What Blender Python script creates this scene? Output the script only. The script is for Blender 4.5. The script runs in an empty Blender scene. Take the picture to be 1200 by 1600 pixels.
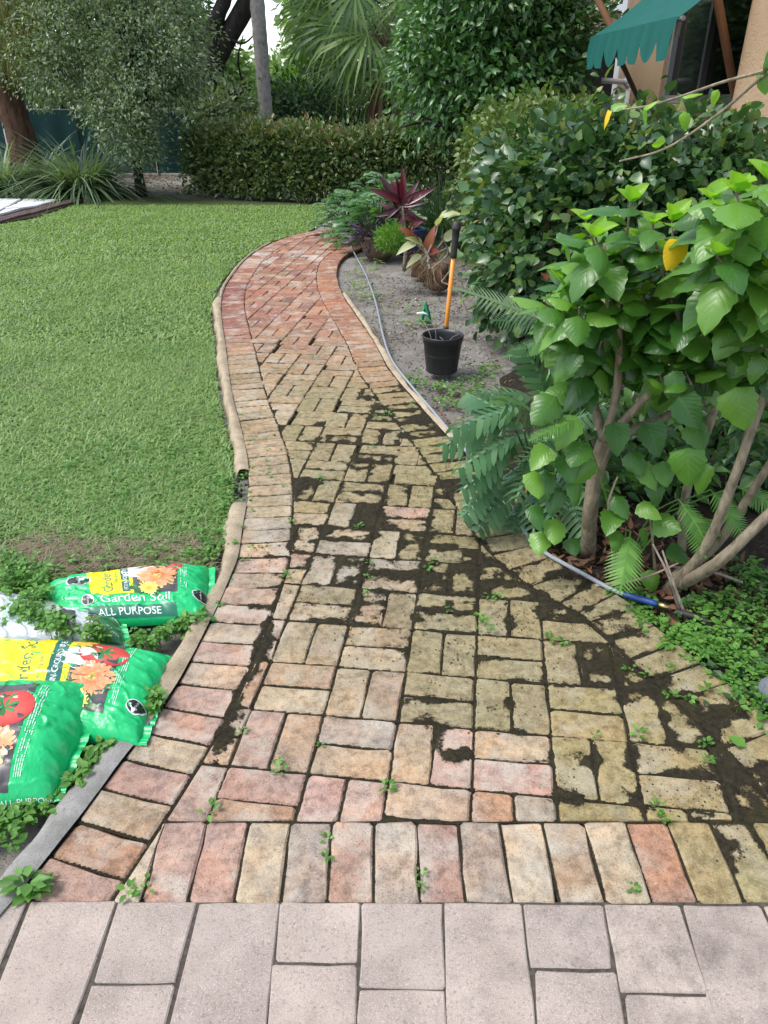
import bpy, bmesh, math, random
import numpy as np
from mathutils import Vector, Matrix, noise as mnoise

random.seed(7)
RNG = np.random.default_rng(11)
SC = bpy.context.scene
COL = SC.collection
R = math.radians

# ------------------------------------------------------------------ camera, sky, sun, exposure
FPX, PITCH, EYE = 1160.0, R(29.0), 1.5
cam = bpy.data.cameras.new('camera')
cam.sensor_fit = 'HORIZONTAL'
cam.sensor_width = 36.0
cam.lens = 36.0 * FPX / 1200.0
cam.clip_start = 0.05
cam.clip_end = 500.0
cam_o = bpy.data.objects.new('camera', cam)
COL.objects.link(cam_o)
cam_o.location = (0, 0, EYE)
cam_o.rotation_euler = (math.pi / 2 - PITCH, 0, 0)
SC.camera = cam_o

SUN_DIR = Vector((-0.50, -0.12, 0.86)).normalized()
SUN_EL = math.asin(SUN_DIR.z)
SUN_AZ = math.atan2(SUN_DIR.x, SUN_DIR.y)
world = bpy.data.worlds.new('World')
SC.world = world
world.use_nodes = True
wn = world.node_tree
wn.nodes.clear()
sky = wn.nodes.new('ShaderNodeTexSky')
sky.sky_type = 'NISHITA'
sky.sun_disc = False
sky.sun_elevation = SUN_EL
sky.sun_rotation = SUN_AZ
sky.air_density = 1.0
sky.dust_density = 1.5
sky.ozone_density = 1.0
hs = wn.nodes.new('ShaderNodeHueSaturation')
hs.inputs['Saturation'].default_value = 0.55
bg = wn.nodes.new('ShaderNodeBackground')
bg.inputs['Strength'].default_value = 0.15
wo = wn.nodes.new('ShaderNodeOutputWorld')
wn.links.new(sky.outputs[0], hs.inputs['Color'])
wn.links.new(hs.outputs[0], bg.inputs['Color'])
wn.links.new(bg.outputs[0], wo.inputs['Surface'])

sun = bpy.data.lights.new('sun', 'SUN')
sun.energy = 1.5
sun.angle = R(22)
sun.color = (1.0, 0.965, 0.91)
sun_o = bpy.data.objects.new('sun', sun)
COL.objects.link(sun_o)
sun_o.rotation_euler = (-SUN_DIR).to_track_quat('-Z', 'Y').to_euler()

SC.view_settings.view_transform = 'Standard'
SC.view_settings.look = 'None'
SC.view_settings.exposure = 1.22
SC.view_settings.gamma = 1.0
SC.view_settings.use_curve_mapping = False
SC.render.engine = 'CYCLES'
SC.cycles.max_bounces = 6
SC.cycles.diffuse_bounces = 3
SC.cycles.glossy_bounces = 2
SC.cycles.transmission_bounces = 3
SC.cycles.use_denoising = True

# ------------------------------------------------------------------ pixel of the photograph -> point of the place
CP, SP = math.cos(PITCH), math.sin(PITCH)

def ray(px, py):
    u, v = (px - 600) / FPX, (py - 800) / FPX
    return u, CP - v * SP, -SP - v * CP

def G(px, py, z=0.0):
    """Point on the horizontal level z seen at a pixel."""
    rx, ry, rz = ray(px, py)
    t = (z - EYE) / rz
    return np.array([rx * t, ry * t, z])

def P(px, py, D):
    """Point at ground distance D (metres ahead) seen at a pixel."""
    rx, ry, rz = ray(px, py)
    t = D / ry
    return np.array([rx * t, D, EYE + rz * t])

# ------------------------------------------------------------------ numpy noise
class VNoise:
    def __init__(s, seed, n=64):
        s.t = np.random.default_rng(seed).random((n, n)); s.n = n
    def __call__(s, x, y):
        x = np.asarray(x, float); y = np.asarray(y, float)
        i = np.floor(x).astype(int); j = np.floor(y).astype(int)
        fx, fy = x - i, y - j
        fx = fx * fx * (3 - 2 * fx); fy = fy * fy * (3 - 2 * fy)
        n = s.n
        a = s.t[i % n, j % n]; b = s.t[(i + 1) % n, j % n]
        c = s.t[i % n, (j + 1) % n]; d = s.t[(i + 1) % n, (j + 1) % n]
        return (a * (1 - fx) + b * fx) * (1 - fy) + (c * (1 - fx) + d * fx) * fy

VN1, VN2, VN3 = VNoise(1), VNoise(2), VNoise(3)

def fbm(x, y, f=1.0, o=3, N=VN1):
    s = 0; a = .5; tot = 0
    for k in range(o):
        s = s + a * N(x * f + 17.3 * k, y * f + 9.1 * k); tot += a; f *= 2.1; a *= .5
    return s / tot

# ------------------------------------------------------------------ objects, tags
def tag(o, label=None, cat=None, group=None, kind=None):
    if label: o['label'] = label
    if cat: o['category'] = cat
    if group: o['group'] = group
    if kind: o['kind'] = kind
    return o

def empty(name, loc, label=None, cat=None, group=None):
    o = bpy.data.objects.new(name, None)
    COL.objects.link(o)
    o.location = loc
    o.empty_display_size = 0.1
    return tag(o, label, cat, group)

def put(name, me, parent=None, loc=None):
    """Link a mesh given in world coordinates; under a parent it keeps its place."""
    o = bpy.data.objects.new(name, me)
    COL.objects.link(o)
    if parent is not None:
        o.parent = parent
        o.location = -Vector(parent.location) if loc is None else loc
    elif loc is not None:
        o.location = loc
    return o

def mesh(name, verts, faces, mat=None, smooth=False, uv=None, col=None):
    """faces: list of lists or an (n,3)/(n,4) array. uv: per vertex. col: per vertex rgb(a)."""
    me = bpy.data.meshes.new(name)
    verts = np.asarray(verts, np.float32)
    if isinstance(faces, np.ndarray):
        k = faces.shape[1]; nf = len(faces)
        li = faces.astype(np.int32).ravel()
        me.vertices.add(len(verts)); me.vertices.foreach_set('co', verts.ravel())
        me.loops.add(len(li)); me.loops.foreach_set('vertex_index', li)
        me.polygons.add(nf)
        me.polygons.foreach_set('loop_start', np.arange(0, nf * k, k, dtype=np.int32))
        try:
            me.polygons.foreach_set('loop_total', np.full(nf, k, np.int32))
        except Exception:
            pass
        me.update(calc_edges=True)
    else:
        me.from_pydata([tuple(v) for v in verts.tolist()], [], faces)
        me.update()
        li = np.empty(len(me.loops), np.int32); me.loops.foreach_get('vertex_index', li)
    if uv is not None:
        l = me.uv_layers.new(name='UVMap')
        l.data.foreach_set('uv', np.asarray(uv, np.float32)[li].ravel())
    if col is not None:
        c = np.asarray(col, np.float32)
        if c.shape[1] == 3: c = np.hstack([c, np.ones((len(c), 1), np.float32)])
        a = me.color_attributes.new('Col', 'FLOAT_COLOR', 'POINT')
        a.data.foreach_set('color', c.ravel())
    if smooth:
        me.polygons.foreach_set('use_smooth', np.ones(len(me.polygons), bool))
    if mat: me.materials.append(mat)
    return me

class MB:
    """Collects pieces of one mesh."""
    def __init__(s): s.v = []; s.f = []; s.n = 0
    def add(s, v, f):
        v = np.asarray(v, float).reshape(-1, 3)
        s.v.append(v); s.f += [[i + s.n for i in q] for q in f]; s.n += len(v)
    def box(s, lo, hi, M=None):
        x0, y0, z0 = lo; x1, y1, z1 = hi
        v = np.array([(x0,y0,z0),(x1,y0,z0),(x1,y1,z0),(x0,y1,z0),(x0,y0,z1),(x1,y0,z1),(x1,y1,z1),(x0,y1,z1)], float)
        if M is not None: v = np.array([M @ Vector(p) for p in v])
        s.add(v, [[3,2,1,0],[4,5,6,7],[0,1,5,4],[1,2,6,5],[2,3,7,6],[3,0,4,7]])
    def tube(s, pts, rad, n=8, rough=0.0, caps=True):
        pts = np.asarray(pts, float); m = len(pts)
        rad = np.broadcast_to(np.asarray(rad, float), (m,)) if np.ndim(rad) == 0 else np.interp(np.linspace(0, 1, m), np.linspace(0, 1, len(rad)), rad)
        t = np.gradient(pts, axis=0); t /= np.linalg.norm(t, axis=1)[:, None] + 1e-9
        up = np.array([0, 0, 1.]) if abs(t[0][2]) < .9 else np.array([1., 0, 0])
        a = np.cross(t[0], up); a /= np.linalg.norm(a)
        V = []
        for i in range(m):
            a = a - t[i] * np.dot(a, t[i]); a /= np.linalg.norm(a) + 1e-9
            b = np.cross(t[i], a)
            for k in range(n):
                w = 2 * math.pi * k / n
                rr = rad[i] * (1 + rough * (random.random() - .5))
                V.append(pts[i] + rr * (math.cos(w) * a + math.sin(w) * b))
        F = [[i*n+k, i*n+(k+1)%n, (i+1)*n+(k+1)%n, (i+1)*n+k] for i in range(m-1) for k in range(n)]
        if caps: F += [list(range(n))[::-1], [(m-1)*n+k for k in range(n)]]
        s.add(V, F)
    def lathe(s, prof, c=(0,0,0), n=24):
        V = []; m = len(prof)
        for (r, z) in prof:
            for k in range(n):
                w = 2*math.pi*k/n
                V.append((c[0]+r*math.cos(w), c[1]+r*math.sin(w), c[2]+z))
        s.add(V, [[i*n+k, i*n+(k+1)%n, (i+1)*n+(k+1)%n, (i+1)*n+k] for i in range(m-1) for k in range(n)])
    def build(s, name, mat, parent=None, smooth=False):
        v = np.vstack(s.v)
        return put(name, mesh(name, v, s.f, mat, smooth), parent)

def curve(pts, n=40):
    """Catmull-Rom through the points."""
    p = np.asarray(pts, float)
    if len(p) == 2: return np.array([p[0] + (p[1]-p[0]) * t for t in np.linspace(0, 1, n)])
    q = np.vstack([2*p[0]-p[1], p, 2*p[-1]-p[-2]])
    out = []
    m = len(p) - 1
    for t in np.linspace(0, m - 1e-6, n):
        i = int(t); f = t - i
        a, b, c, d = q[i], q[i+1], q[i+2], q[i+3]
        out.append(.5*((2*b)+(-a+c)*f+(2*a-5*b+4*c-d)*f*f+(-a+3*b-3*c+d)*f**3))
    return np.array(out)

def resample(p, step):
    d = np.r_[0, np.cumsum(np.linalg.norm(np.diff(p, axis=0), axis=1))]
    n = max(2, int(round(d[-1] / step)) + 1)
    s = np.linspace(0, d[-1], n)
    return np.stack([np.interp(s, d, p[:, k]) for k in range(p.shape[1])], 1)

# ------------------------------------------------------------------ materials
class NT:
    def __init__(s, name):
        s.m = bpy.data.materials.new(name); s.m.use_nodes = True
        s.t = s.m.node_tree; s.t.nodes.clear()
        s.out = s.t.nodes.new('ShaderNodeOutputMaterial')
    def n(s, typ, **kw):
        x = s.t.nodes.new('ShaderNode' + typ)
        for k, v in kw.items():
            setattr(x, k, v)
        return x
    def l(s, a, b): s.t.links.new(a, b)
    def val(s, inp, v):
        if hasattr(v, 'is_linked'): s.l(v, inp)
        else: inp.default_value = v
    def math(s, op, a, b=0.0, clamp=False):
        x = s.n('Math', operation=op, use_clamp=clamp); s.val(x.inputs[0], a); s.val(x.inputs[1], b); return x.outputs[0]
    def mix(s, f, a, b, mode='MIX'):
        x = s.n('Mix', data_type='RGBA', blend_type=mode)
        for i, v in ((0, f), (6, a), (7, b)):
            if hasattr(v, 'is_linked'): s.l(v, x.inputs[i])
            else: x.inputs[i].default_value = (*v, 1) if isinstance(v, tuple) and len(v) == 3 else v
        return x.outputs[2]
    def ramp(s, fac, stops):
        x = s.n('ValToRGB'); e = x.color_ramp.elements
        while len(e) < len(stops): e.new(0.5)
        for i, (p, c) in enumerate(stops):
            e[i].position = p; e[i].color = (*c, 1) if len(c) == 3 else c
        s.l(fac, x.inputs[0]); return x.outputs[0]
    def noise(s, scale, detail=4, rough=.55, vec=None, dist=0.0):
        x = s.n('TexNoise'); x.inputs['Scale'].default_value = scale; x.inputs['Detail'].default_value = detail
        x.inputs['Roughness'].default_value = rough; x.inputs['Distortion'].default_value = dist
        s.l(vec if vec is not None else s.pos(), x.inputs['Vector']); return x.outputs['Fac']
    def pos(s):
        if not hasattr(s, '_p'): s._p = s.n('NewGeometry').outputs['Position']
        return s._p
    def obj(s):
        if not hasattr(s, '_o'): s._o = s.n('TexCoord').outputs['Object']
        return s._o
    def bsdf(s, color, rough=.6, spec=.4, bump=None, bstr=.3, bdist=.01, metal=0.0, trans=None):
        b = s.n('BsdfPrincipled')
        if hasattr(color, 'is_linked'): s.l(color, b.inputs['Base Color'])
        else: b.inputs['Base Color'].default_value = (*color, 1)
        s.val(b.inputs['Roughness'], rough)
        b.inputs['Specular IOR Level'].default_value = spec
        b.inputs['Metallic'].default_value = metal
        if bump is not None:
            q = s.n('Bump'); q.inputs['Strength'].default_value = bstr; q.inputs['Distance'].default_value = bdist
            s.l(bump, q.inputs['Height']); s.l(q.outputs[0], b.inputs['Normal'])
        if trans:
            tl = s.n('BsdfTranslucent')
            if hasattr(color, 'is_linked'):
                c2 = s.mix(1.0, color, (1.5, 1.6, .6), 'MULTIPLY'); s.l(c2, tl.inputs[0])
            else: tl.inputs[0].default_value = (*[min(1, c * 1.3) for c in color], 1)
            mx = s.n('MixShader'); mx.inputs[0].default_value = trans
            s.l(b.outputs[0], mx.inputs[1]); s.l(tl.outputs[0], mx.inputs[2]); s.l(mx.outputs[0], s.out.inputs[0])
        else: s.l(b.outputs[0], s.out.inputs[0])
        return s.m

def plain(name, color, rough=.6, spec=.4, nscale=30, var=.25, bump=.2, bdist=.004, metal=0.0):
    t = NT(name)
    f = t.noise(nscale, 5, .6, t.obj())
    c = t.mix(f, tuple(x*(1-var) for x in color), tuple(min(1, x*(1+var)) for x in color))
    return t.bsdf(c, rough, spec, f, bump, bdist, metal)

def foliage(name, stops, rough=.45, spec=.4, trans=.25, nscale=9.0, back=1.25, veins=False, patch=.5):
    """Leaf colour: random per leaf, drifting in patches through the plant; paler undersides."""
    t = NT(name)
    g = t.n('NewGeometry'); oi = t.n('ObjectInfo')
    r = t.math('FRACT', t.math('ADD', g.outputs['Random Per Island'], oi.outputs['Random']))
    nz = t.noise(1.6, 2, .5)
    r = t.math('ADD', t.math('MULTIPLY', r, 1 - patch * .6), t.math('MULTIPLY', nz, patch * .6), True)
    c = t.ramp(r, stops)
    bump = None
    if veins:
        uv = t.n('UVMap'); sx = t.n('SeparateXYZ'); t.l(uv.outputs[0], sx.inputs[0])
        du = t.math('ABSOLUTE', t.math('SUBTRACT', sx.outputs[0], .5))
        mid = t.math('LESS_THAN', du, .022)
        w = t.math('SINE', t.math('MULTIPLY', t.math('SUBTRACT', sx.outputs[1], t.math('MULTIPLY', du, .75)), 44))
        vein = t.math('MULTIPLY', t.math('POWER', t.math('MAXIMUM', w, 0.0), 14), .55)
        vein = t.math('MAXIMUM', vein, t.math('MULTIPLY', mid, .8))
        c = t.mix(t.math('MULTIPLY', vein, .22), c, t.mix(.35, c, (.35, .48, .18)))
        bl = t.noise(26, 3, .5, t.obj())
        c = t.mix(t.math('MULTIPLY', bl, .35), c, t.mix(1, c, (.6, .7, .55), 'MULTIPLY'))
        bump = t.math('SUBTRACT', t.math('MULTIPLY', w, .35), vein)
    bk = t.mix(1, c, (back, back, back * .95), 'MULTIPLY')
    c = t.mix(g.outputs['Backfacing'], c, bk)
    return t.bsdf(c, rough, spec, bump, .16, .004, trans=trans)

def attr_mat(name, rough=.5, spec=.4, var=.12, scale=40, bump=.1, trans=None):
    t = NT(name)
    a = t.n('VertexColor'); a.layer_name = 'Col'
    f = t.noise(scale, 3, .6)
    c = t.mix(f, t.mix(1, a.outputs[0], (1-var,)*3, 'MULTIPLY'), t.mix(1, a.outputs[0], (1+var,)*3, 'MULTIPLY'))
    return t.bsdf(c, rough, spec, f, bump, .003, trans=trans)

def brick_mat(name, per_object=True):
    t = NT(name)
    if per_object:
        oi = t.n('ObjectInfo'); base, alg = oi.outputs['Color'], oi.outputs['Alpha']
        vec = t.n('VectorMath', operation='ADD')
        sc = t.n('VectorMath', operation='SCALE'); sc.inputs[0].default_value = (31, 17, 7)
        t.l(oi.outputs['Random'], sc.inputs['Scale']); t.l(t.pos(), vec.inputs[0]); t.l(sc.outputs[0], vec.inputs[1])
        vec = vec.outputs[0]
    else:
        a = t.n('VertexColor'); a.layer_name = 'Col'; base, alg = a.outputs[0], a.outputs[1]; vec = t.pos()
    big = t.noise(9, 3, .6, vec, .6)
    mid = t.noise(38, 5, .65, vec)
    fine = t.noise(230, 3, .7, vec)
    warm = t.noise(4.2, 3, .6, vec, .8)
    c = t.mix(t.ramp(warm, [(.40, (0, 0, 0)), (.62, (.8, .8, .8))]), base, t.mix(1, base, (1.15, .96, .84), 'MULTIPLY'))
    c = t.mix(t.ramp(big, [(.42, (0, 0, 0)), (.66, (1, 1, 1))]), c, t.mix(1, c, (1.38, 1.34, 1.24), 'MULTIPLY'))
    c = t.mix(t.ramp(mid, [(.36, (1, 1, 1)), (.56, (0, 0, 0))]), c, t.mix(1, c, (.62, .60, .58), 'MULTIPLY'))
    # pale cement bloom
    bloom = t.noise(6.5, 4, .65, vec, .4)
    c = t.mix(t.math('MULTIPLY', t.ramp(bloom, [(.50, (0, 0, 0)), (.66, (1, 1, 1))]), .6), c, (.43, .395, .33))
    # olive algae where the path stays damp
    al = t.noise(7, 5, .65, t.pos(), .5)
    af = t.math('MULTIPLY', t.ramp(t.math('ADD', al, t.math('MULTIPLY', alg, .55)), [(.52, (0, 0, 0)), (.85, (1, 1, 1))]), t.math('MULTIPLY', alg, 1.0, True))
    c = t.mix(t.math('MULTIPLY', af, .86), c, t.ramp(mid, [(.35, (.120, .105, .045)), (.65, (.275, .240, .125))]))
    # grit and pits
    c = t.mix(t.math('MULTIPLY', t.ramp(fine, [(.32, (1, 1, 1)), (.44, (0, 0, 0))]), .7), c, t.mix(1, c, (.30, .29, .28), 'MULTIPLY'))
    c = t.mix(t.math('MULTIPLY', t.ramp(fine, [(.60, (0, 0, 0)), (.74, (1, 1, 1))]), .5), c, (.62, .58, .52))
    h = t.math('ADD', t.math('MULTIPLY', mid, 1.0), t.math('MULTIPLY', fine, .45))
    return t.bsdf(c, .9, .2, t.math('ADD', h, t.math('MULTIPLY', big, .6)), .85, .006)

def bark(name, c1, c2, scale=14, stretch=.25, bstr=.7, bdist=.02, rough=.9):
    t = NT(name)
    mp = t.n('Mapping'); mp.inputs['Scale'].default_value = (1, 1, stretch); t.l(t.pos(), mp.inputs[0])
    f = t.noise(scale, 6, .65, mp.outputs[0], .6)
    c = t.ramp(f, [(.3, c1), (.7, c2)])
    return t.bsdf(c, rough, .2, f, bstr, bdist)

M = {}
M['brick'] = brick_mat('fired_brick')
M['brick_far'] = brick_mat('fired_brick_far', False)

def crust_mat(name, film):
    t = NT(name)
    f1 = t.noise(60, 6, .7); f2 = t.noise(420, 2, .6); f3 = t.noise(8, 4, .6)
    c = t.ramp(f1, [(.3, (.012, .010, .006)), (.6, (.032, .027, .016)), (.8, (.070, .058, .034))])
    c = t.mix(t.math('MULTIPLY', t.ramp(f3, [(.54, (0, 0, 0)), (.74, (1, 1, 1))]), .45), c, (.050, .046, .014))
    c = t.mix(t.math('MULTIPLY', t.ramp(f2, [(.66, (0, 0, 0)), (.76, (1, 1, 1))]), .6), c, (.26, .23, .18))
    m = t.bsdf(c, .95, .15, t.math('ADD', f1, t.math('MULTIPLY', f2, .5)), 1.0, .006)
    if film:
        # the dirt thins out to nothing at its margin: the sheet lets the brick show through there
        a = t.n('VertexColor'); a.layer_name = 'Col'
        sx = t.n('SeparateColor'); t.l(a.outputs[0], sx.inputs[0])
        nz = t.noise(190, 4, .75); nb = t.noise(55, 4, .7)
        k = t.math('ADD', sx.outputs[0], t.math('ADD', t.math('MULTIPLY', t.math('SUBTRACT', nz, .5), 1.1), t.math('MULTIPLY', t.math('SUBTRACT', nb, .5), .7)))
        al = t.ramp(k, [(.36, (0, 0, 0)), (.62, (1, 1, 1))])
        tr = t.n('BsdfTransparent'); mx = t.n('MixShader'); t.l(al, mx.inputs[0]); t.l(tr.outputs[0], mx.inputs[1])
        b = t.out.inputs[0].links[0].from_socket; t.l(b, mx.inputs[2]); t.l(mx.outputs[0], t.out.inputs[0])
    return m
M['crust'] = crust_mat('joint_soil', False)
M['film'] = crust_mat('thin_soil_film', True)
t = NT('joint_sand'); f1 = t.noise(80, 5, .7)
M['joint_sand'] = t.bsdf(t.ramp(f1, [(.3, (.030, .026, .021)), (.7, (.10, .085, .070))]), .95, .15, f1, .8, .004)

t = NT('sandy_soil')
f1 = t.noise(5, 5, .6); f2 = t.noise(70, 5, .7); f3 = t.noise(300, 2, .6); f0 = t.noise(.7, 3, .5)
c = t.ramp(f1, [(.30, (.165, .153, .137)), (.55, (.245, .230, .208)), (.75, (.32, .305, .28))])
c = t.mix(t.ramp(f0, [(.45, (0, 0, 0)), (.62, (.5, .5, .5))]), c, (.12, .10, .08))
c = t.mix(t.math('MULTIPLY', t.ramp(f2, [(.34, (1, 1, 1)), (.45, (0, 0, 0))]), .7), c, (.055, .045, .035))
c = t.mix(t.math('MULTIPLY', t.ramp(f3, [(.64, (0, 0, 0)), (.76, (1, 1, 1))]), .7), c, (.48, .46, .42))
M['soil'] = t.bsdf(c, .95, .15, t.math('ADD', f2, t.math('MULTIPLY', f3, .5)), .9, .012)

t = NT('mulch_soil')
f1 = t.noise(28, 6, .7); f2 = t.noise(160, 3, .7)
c = t.ramp(f1, [(.3, (.012, .010, .008)), (.55, (.045, .035, .026)), (.78, (.10, .08, .06))])
M['mulch'] = t.bsdf(c, .95, .15, t.math('ADD', f1, f2), 1.0, .015)

t = NT('turf_soil')
f1 = t.noise(3, 4, .6); f2 = t.noise(90, 4, .7)
c = t.ramp(f1, [(.35, (.060, .100, .032)), (.6, (.090, .125, .045)), (.8, (.14, .135, .065))])
c = t.mix(t.math('MULTIPLY', f2, .6), c, (.05, .055, .024))
M['turf'] = t.bsdf(c, .95, .1, f2, 1.0, .02)

t = NT('paver_concrete')
oi = t.n('ObjectInfo')
f1 = t.noise(140, 4, .75); f2 = t.noise(7, 4, .6); f3 = t.noise(420, 2, .6)
c = t.mix(t.ramp(f2, [(.3, (0, 0, 0)), (.7, (1, 1, 1))]), (.275, .222, .188), (.42, .348, .297))
c = t.mix(t.math('MULTIPLY', oi.outputs['Random'], .9), c, t.mix(1, c, (.80, .80, .82), 'MULTIPLY'))
c = t.mix(t.math('MULTIPLY', t.ramp(f1, [(.33, (1, 1, 1)), (.47, (0, 0, 0))]), .6), c, (.11, .09, .08))
c = t.mix(t.math('MULTIPLY', t.ramp(f3, [(.55, (0, 0, 0)), (.70, (1, 1, 1))]), .65), c, (.55, .52, .49))
sx = t.n('SeparateXYZ'); t.l(t.pos(), sx.inputs[0])
f4 = t.noise(11, 5, .7)
grime = t.math('MULTIPLY', t.ramp(t.math('ADD', f4, t.math('MULTIPLY', sx.outputs[0], .16)), [(.55, (0, 0, 0)), (.78, (1, 1, 1))]), .6)
c = t.mix(grime, c, t.mix(1, c, (.36, .37, .38), 'MULTIPLY'))
M['paver'] = t.bsdf(c, .85, .25, t.math('ADD', f1, f3), .6, .003)

t = NT('mortar')
f1 = t.noise(11, 5, .65); f2 = t.noise(200, 3, .7)
c = t.ramp(f1, [(.30, (.24, .19, .125)), (.52, (.35, .285, .20)), (.72, (.43, .36, .265))])
c = t.mix(t.math('MULTIPLY', t.ramp(f2, [(.36, (1, 1, 1)), (.5, (0, 0, 0))]), .55), c, (.10, .085, .065))
M['mortar'] = t.bsdf(c, .92, .2, t.math('ADD', f1, t.math('MULTIPLY', f2, .4)), .8, .006)
t = NT('grey_concrete')
f1 = t.noise(13, 5, .65); f2 = t.noise(190, 3, .7)
c = t.ramp(f1, [(.30, (.17, .165, .15)), (.7, (.30, .29, .275))])
c = t.mix(t.math('MULTIPLY', t.ramp(f2, [(.36, (1, 1, 1)), (.5, (0, 0, 0))]), .5), c, (.13, .125, .115))
M['concrete'] = t.bsdf(c, .92, .2, t.math('ADD', f1, t.math('MULTIPLY', f2, .5)), .8, .005)
M['bark_brown'] = bark('reddish_bark', (.035, .018, .012), (.13, .075, .052))
M['bark_dark'] = bark('dark_bark', (.010, .009, .008), (.050, .043, .038), 10)
M['bark_grey'] = bark('grey_palm_bark', (.13, .12, .11), (.30, .285, .26), 16, .8, .5)
M['bark_stem'] = bark('hibiscus_bark', (.10, .080, .050), (.33, .28, .20), 34, .4, .9, .010)
M['twig'] = bark('dead_twig', (.13, .10, .075), (.34, .29, .24), 40, .4, .4, .004)
M['white_plastic'] = plain('white_pipe_plastic', (.70, .71, .70), .4, .5, 12, .08, .05)
M['white_paint'] = plain('white_paint', (.66, .67, .68), .6, .3, 8, .08, .1)
M['black_plastic'] = plain('black_pot_plastic', (.017, .018, .021), .42, .5, 30, .3, .08)
M['rubber'] = plain('black_rubber', (.022, .020, .021), .55, .4, 90, .3, .3)
M['orange'] = plain('orange_fibreglass', (.62, .235, .025), .35, .5, 20, .1, .05)
M['hose'] = plain('grey_hose_vinyl', (.22, .24, .265), .5, .4, 60, .15, .15)
M['blue_plastic'] = plain('blue_plastic', (.012, .045, .20), .4, .5, 40, .2, .1)
M['blue_glaze'] = plain('blue_glaze', (.012, .030, .12), .25, .6, 10, .35, .1)
M['brass'] = plain('brass_fitting', (.45, .34, .14), .35, .5, 60, .2, .1, .003, 1.0)
M['green_plastic'] = plain('green_plastic', (.008, .17, .085), .35, .5, 20, .12, .05)
M['clay'] = plain('mossy_clay', (.115, .085, .055), .9, .2, 18, .5, .5)
M['fence'] = plain('green_windscreen', (.004, .028, .026), .75, .2, 3, .3, .15)
M['post'] = plain('green_post', (.008, .028, .026), .5, .4, 20, .2, .1)
M['awning'] = plain('green_awning_canvas', (.008, .082, .070), .8, .2, 5, .14, .25)
M['wood_pole'] = plain('brown_painted_pole', (.26, .125, .065), .45, .4, 14, .2, .15)
M['dark_pole'] = plain('dark_bronze_pole', (.035, .022, .018), .45, .4, 14, .2, .15)
M['aluminium'] = plain('grey_window_frame', (.16, .165, .17), .4, .5, 20, .1, .05)
t = NT('stucco')
f1 = t.noise(2.2, 4, .6); f2 = t.noise(55, 4, .7)
c = t.mix(f1, (.33, .225, .135), (.44, .315, .205))
M['stucco'] = t.bsdf(c, .9, .2, f2, .9, .012)
t = NT('pink_stucco'); f2 = t.noise(30, 4, .7)
M['pink_stucco'] = t.bsdf(t.mix(f2, (.50, .36, .30), (.60, .46, .40)), .9, .2, f2, .5, .01)
M['roof_tile'] = plain('clay_roof_tile', (.36, .135, .09), .8, .2, 6, .35, .2)
t = NT('dark_window_glass')
M['glass'] = t.bsdf((.006, .008, .010), .06, .6)
M['flagstone'] = plain('pale_flagstone', (.62, .63, .65), .75, .3, 5, .12, .2)
M['dark_brick'] = plain('dark_patio_brick', (.085, .055, .05), .85, .25, 22, .4, .4)
M['rock'] = plain('grey_rock', (.13, .14, .16), .9, .2, 30, .4, .8, .01)
M['root'] = bark('dry_root', (.030, .018, .012), (.20, .13, .085), 40, .3, .7, .01)
M['print'] = attr_mat('printed_film', .32, .5, .05, 60, .06)
t = NT('green_bag_film')
f1 = t.noise(45, 3, .55, t.obj(), .8); f2 = t.noise(12, 3, .5, t.obj())
M['bag_green'] = t.bsdf(t.mix(f2, (.005, .36, .105), (.012, .47, .155)), .30, .5, f1, .35, .006)
t = NT('white_bag_film'); f1 = t.noise(45, 3, .55, t.obj(), .8)
M['bag_white'] = t.bsdf(t.mix(f1, (.34, .37, .41), (.46, .48, .51)), .34, .5, f1, .35, .006)
M['grass'] = foliage('lawn_blades', [(0, (.085, .165, .046)), (.3, (.145, .245, .074)), (.65, (.22, .325, .112)), (.88, (.31, .39, .165)), (1, (.43, .41, .23))], .5, .35, .3, patch=.9)
M['dry'] = foliage('dry_thatch', [(0, (.10, .075, .045)), (.5, (.22, .18, .12)), (1, (.36, .32, .24))], .8, .2, .2)
M['weed'] = foliage('weed_leaves', [(0, (.050, .135, .020)), (.5, (.085, .215, .035)), (1, (.16, .32, .06))], .45, .4, .3)
M['litter'] = foliage('leaf_litter', [(0, (.045, .025, .015)), (.5, (.13, .075, .045)), (.8, (.22, .10, .06)), (1, (.30, .22, .14))], .8, .2, .1)
M['strap'] = foliage('grey_green_straps', [(0, (.060, .105, .055)), (.5, (.115, .180, .095)), (.85, (.20, .27, .15)), (1, (.28, .22, .12))], .45, .4, .25)
M['liriope'] = foliage('dark_green_straps', [(0, (.020, .050, .020)), (.6, (.045, .095, .040)), (1, (.10, .165, .075))], .4, .45, .2)
M['hedge_far'] = foliage('bronze_hedge_leaves', [(0, (.026, .055, .016)), (.40, (.060, .108, .032)), (.70, (.115, .155, .050)), (.9, (.20, .22, .085)), (1, (.18, .13, .055))], .36, .5, .2, patch=.7)
M['hedge_top'] = foliage('bronze_new_leaves', [(0, (.075, .080, .028)), (.5, (.15, .135, .050)), (1, (.22, .135, .065))], .38, .5, .2)
M['silver'] = foliage('silver_green_leaves', [(0, (.055, .095, .045)), (.45, (.115, .168, .085)), (.8, (.20, .26, .145)), (1, (.34, .40, .26))], .42, .5, .25)
M['ball'] = foliage('glossy_green_leaves', [(0, (.020, .065, .018)), (.5, (.045, .125, .032)), (.8, (.095, .200, .050)), (1, (.19, .33, .08))], .30, .55, .2)
M['coco'] = foliage('round_glossy_leaves', [(0, (.018, .052, .018)), (.45, (.036, .092, .034)), (.75, (.075, .150, .048)), (.90, (.15, .22, .06)), (.94, (.17, .055, .035)), (1, (.11, .035, .03))], .33, .5, .2, patch=.3)
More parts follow.
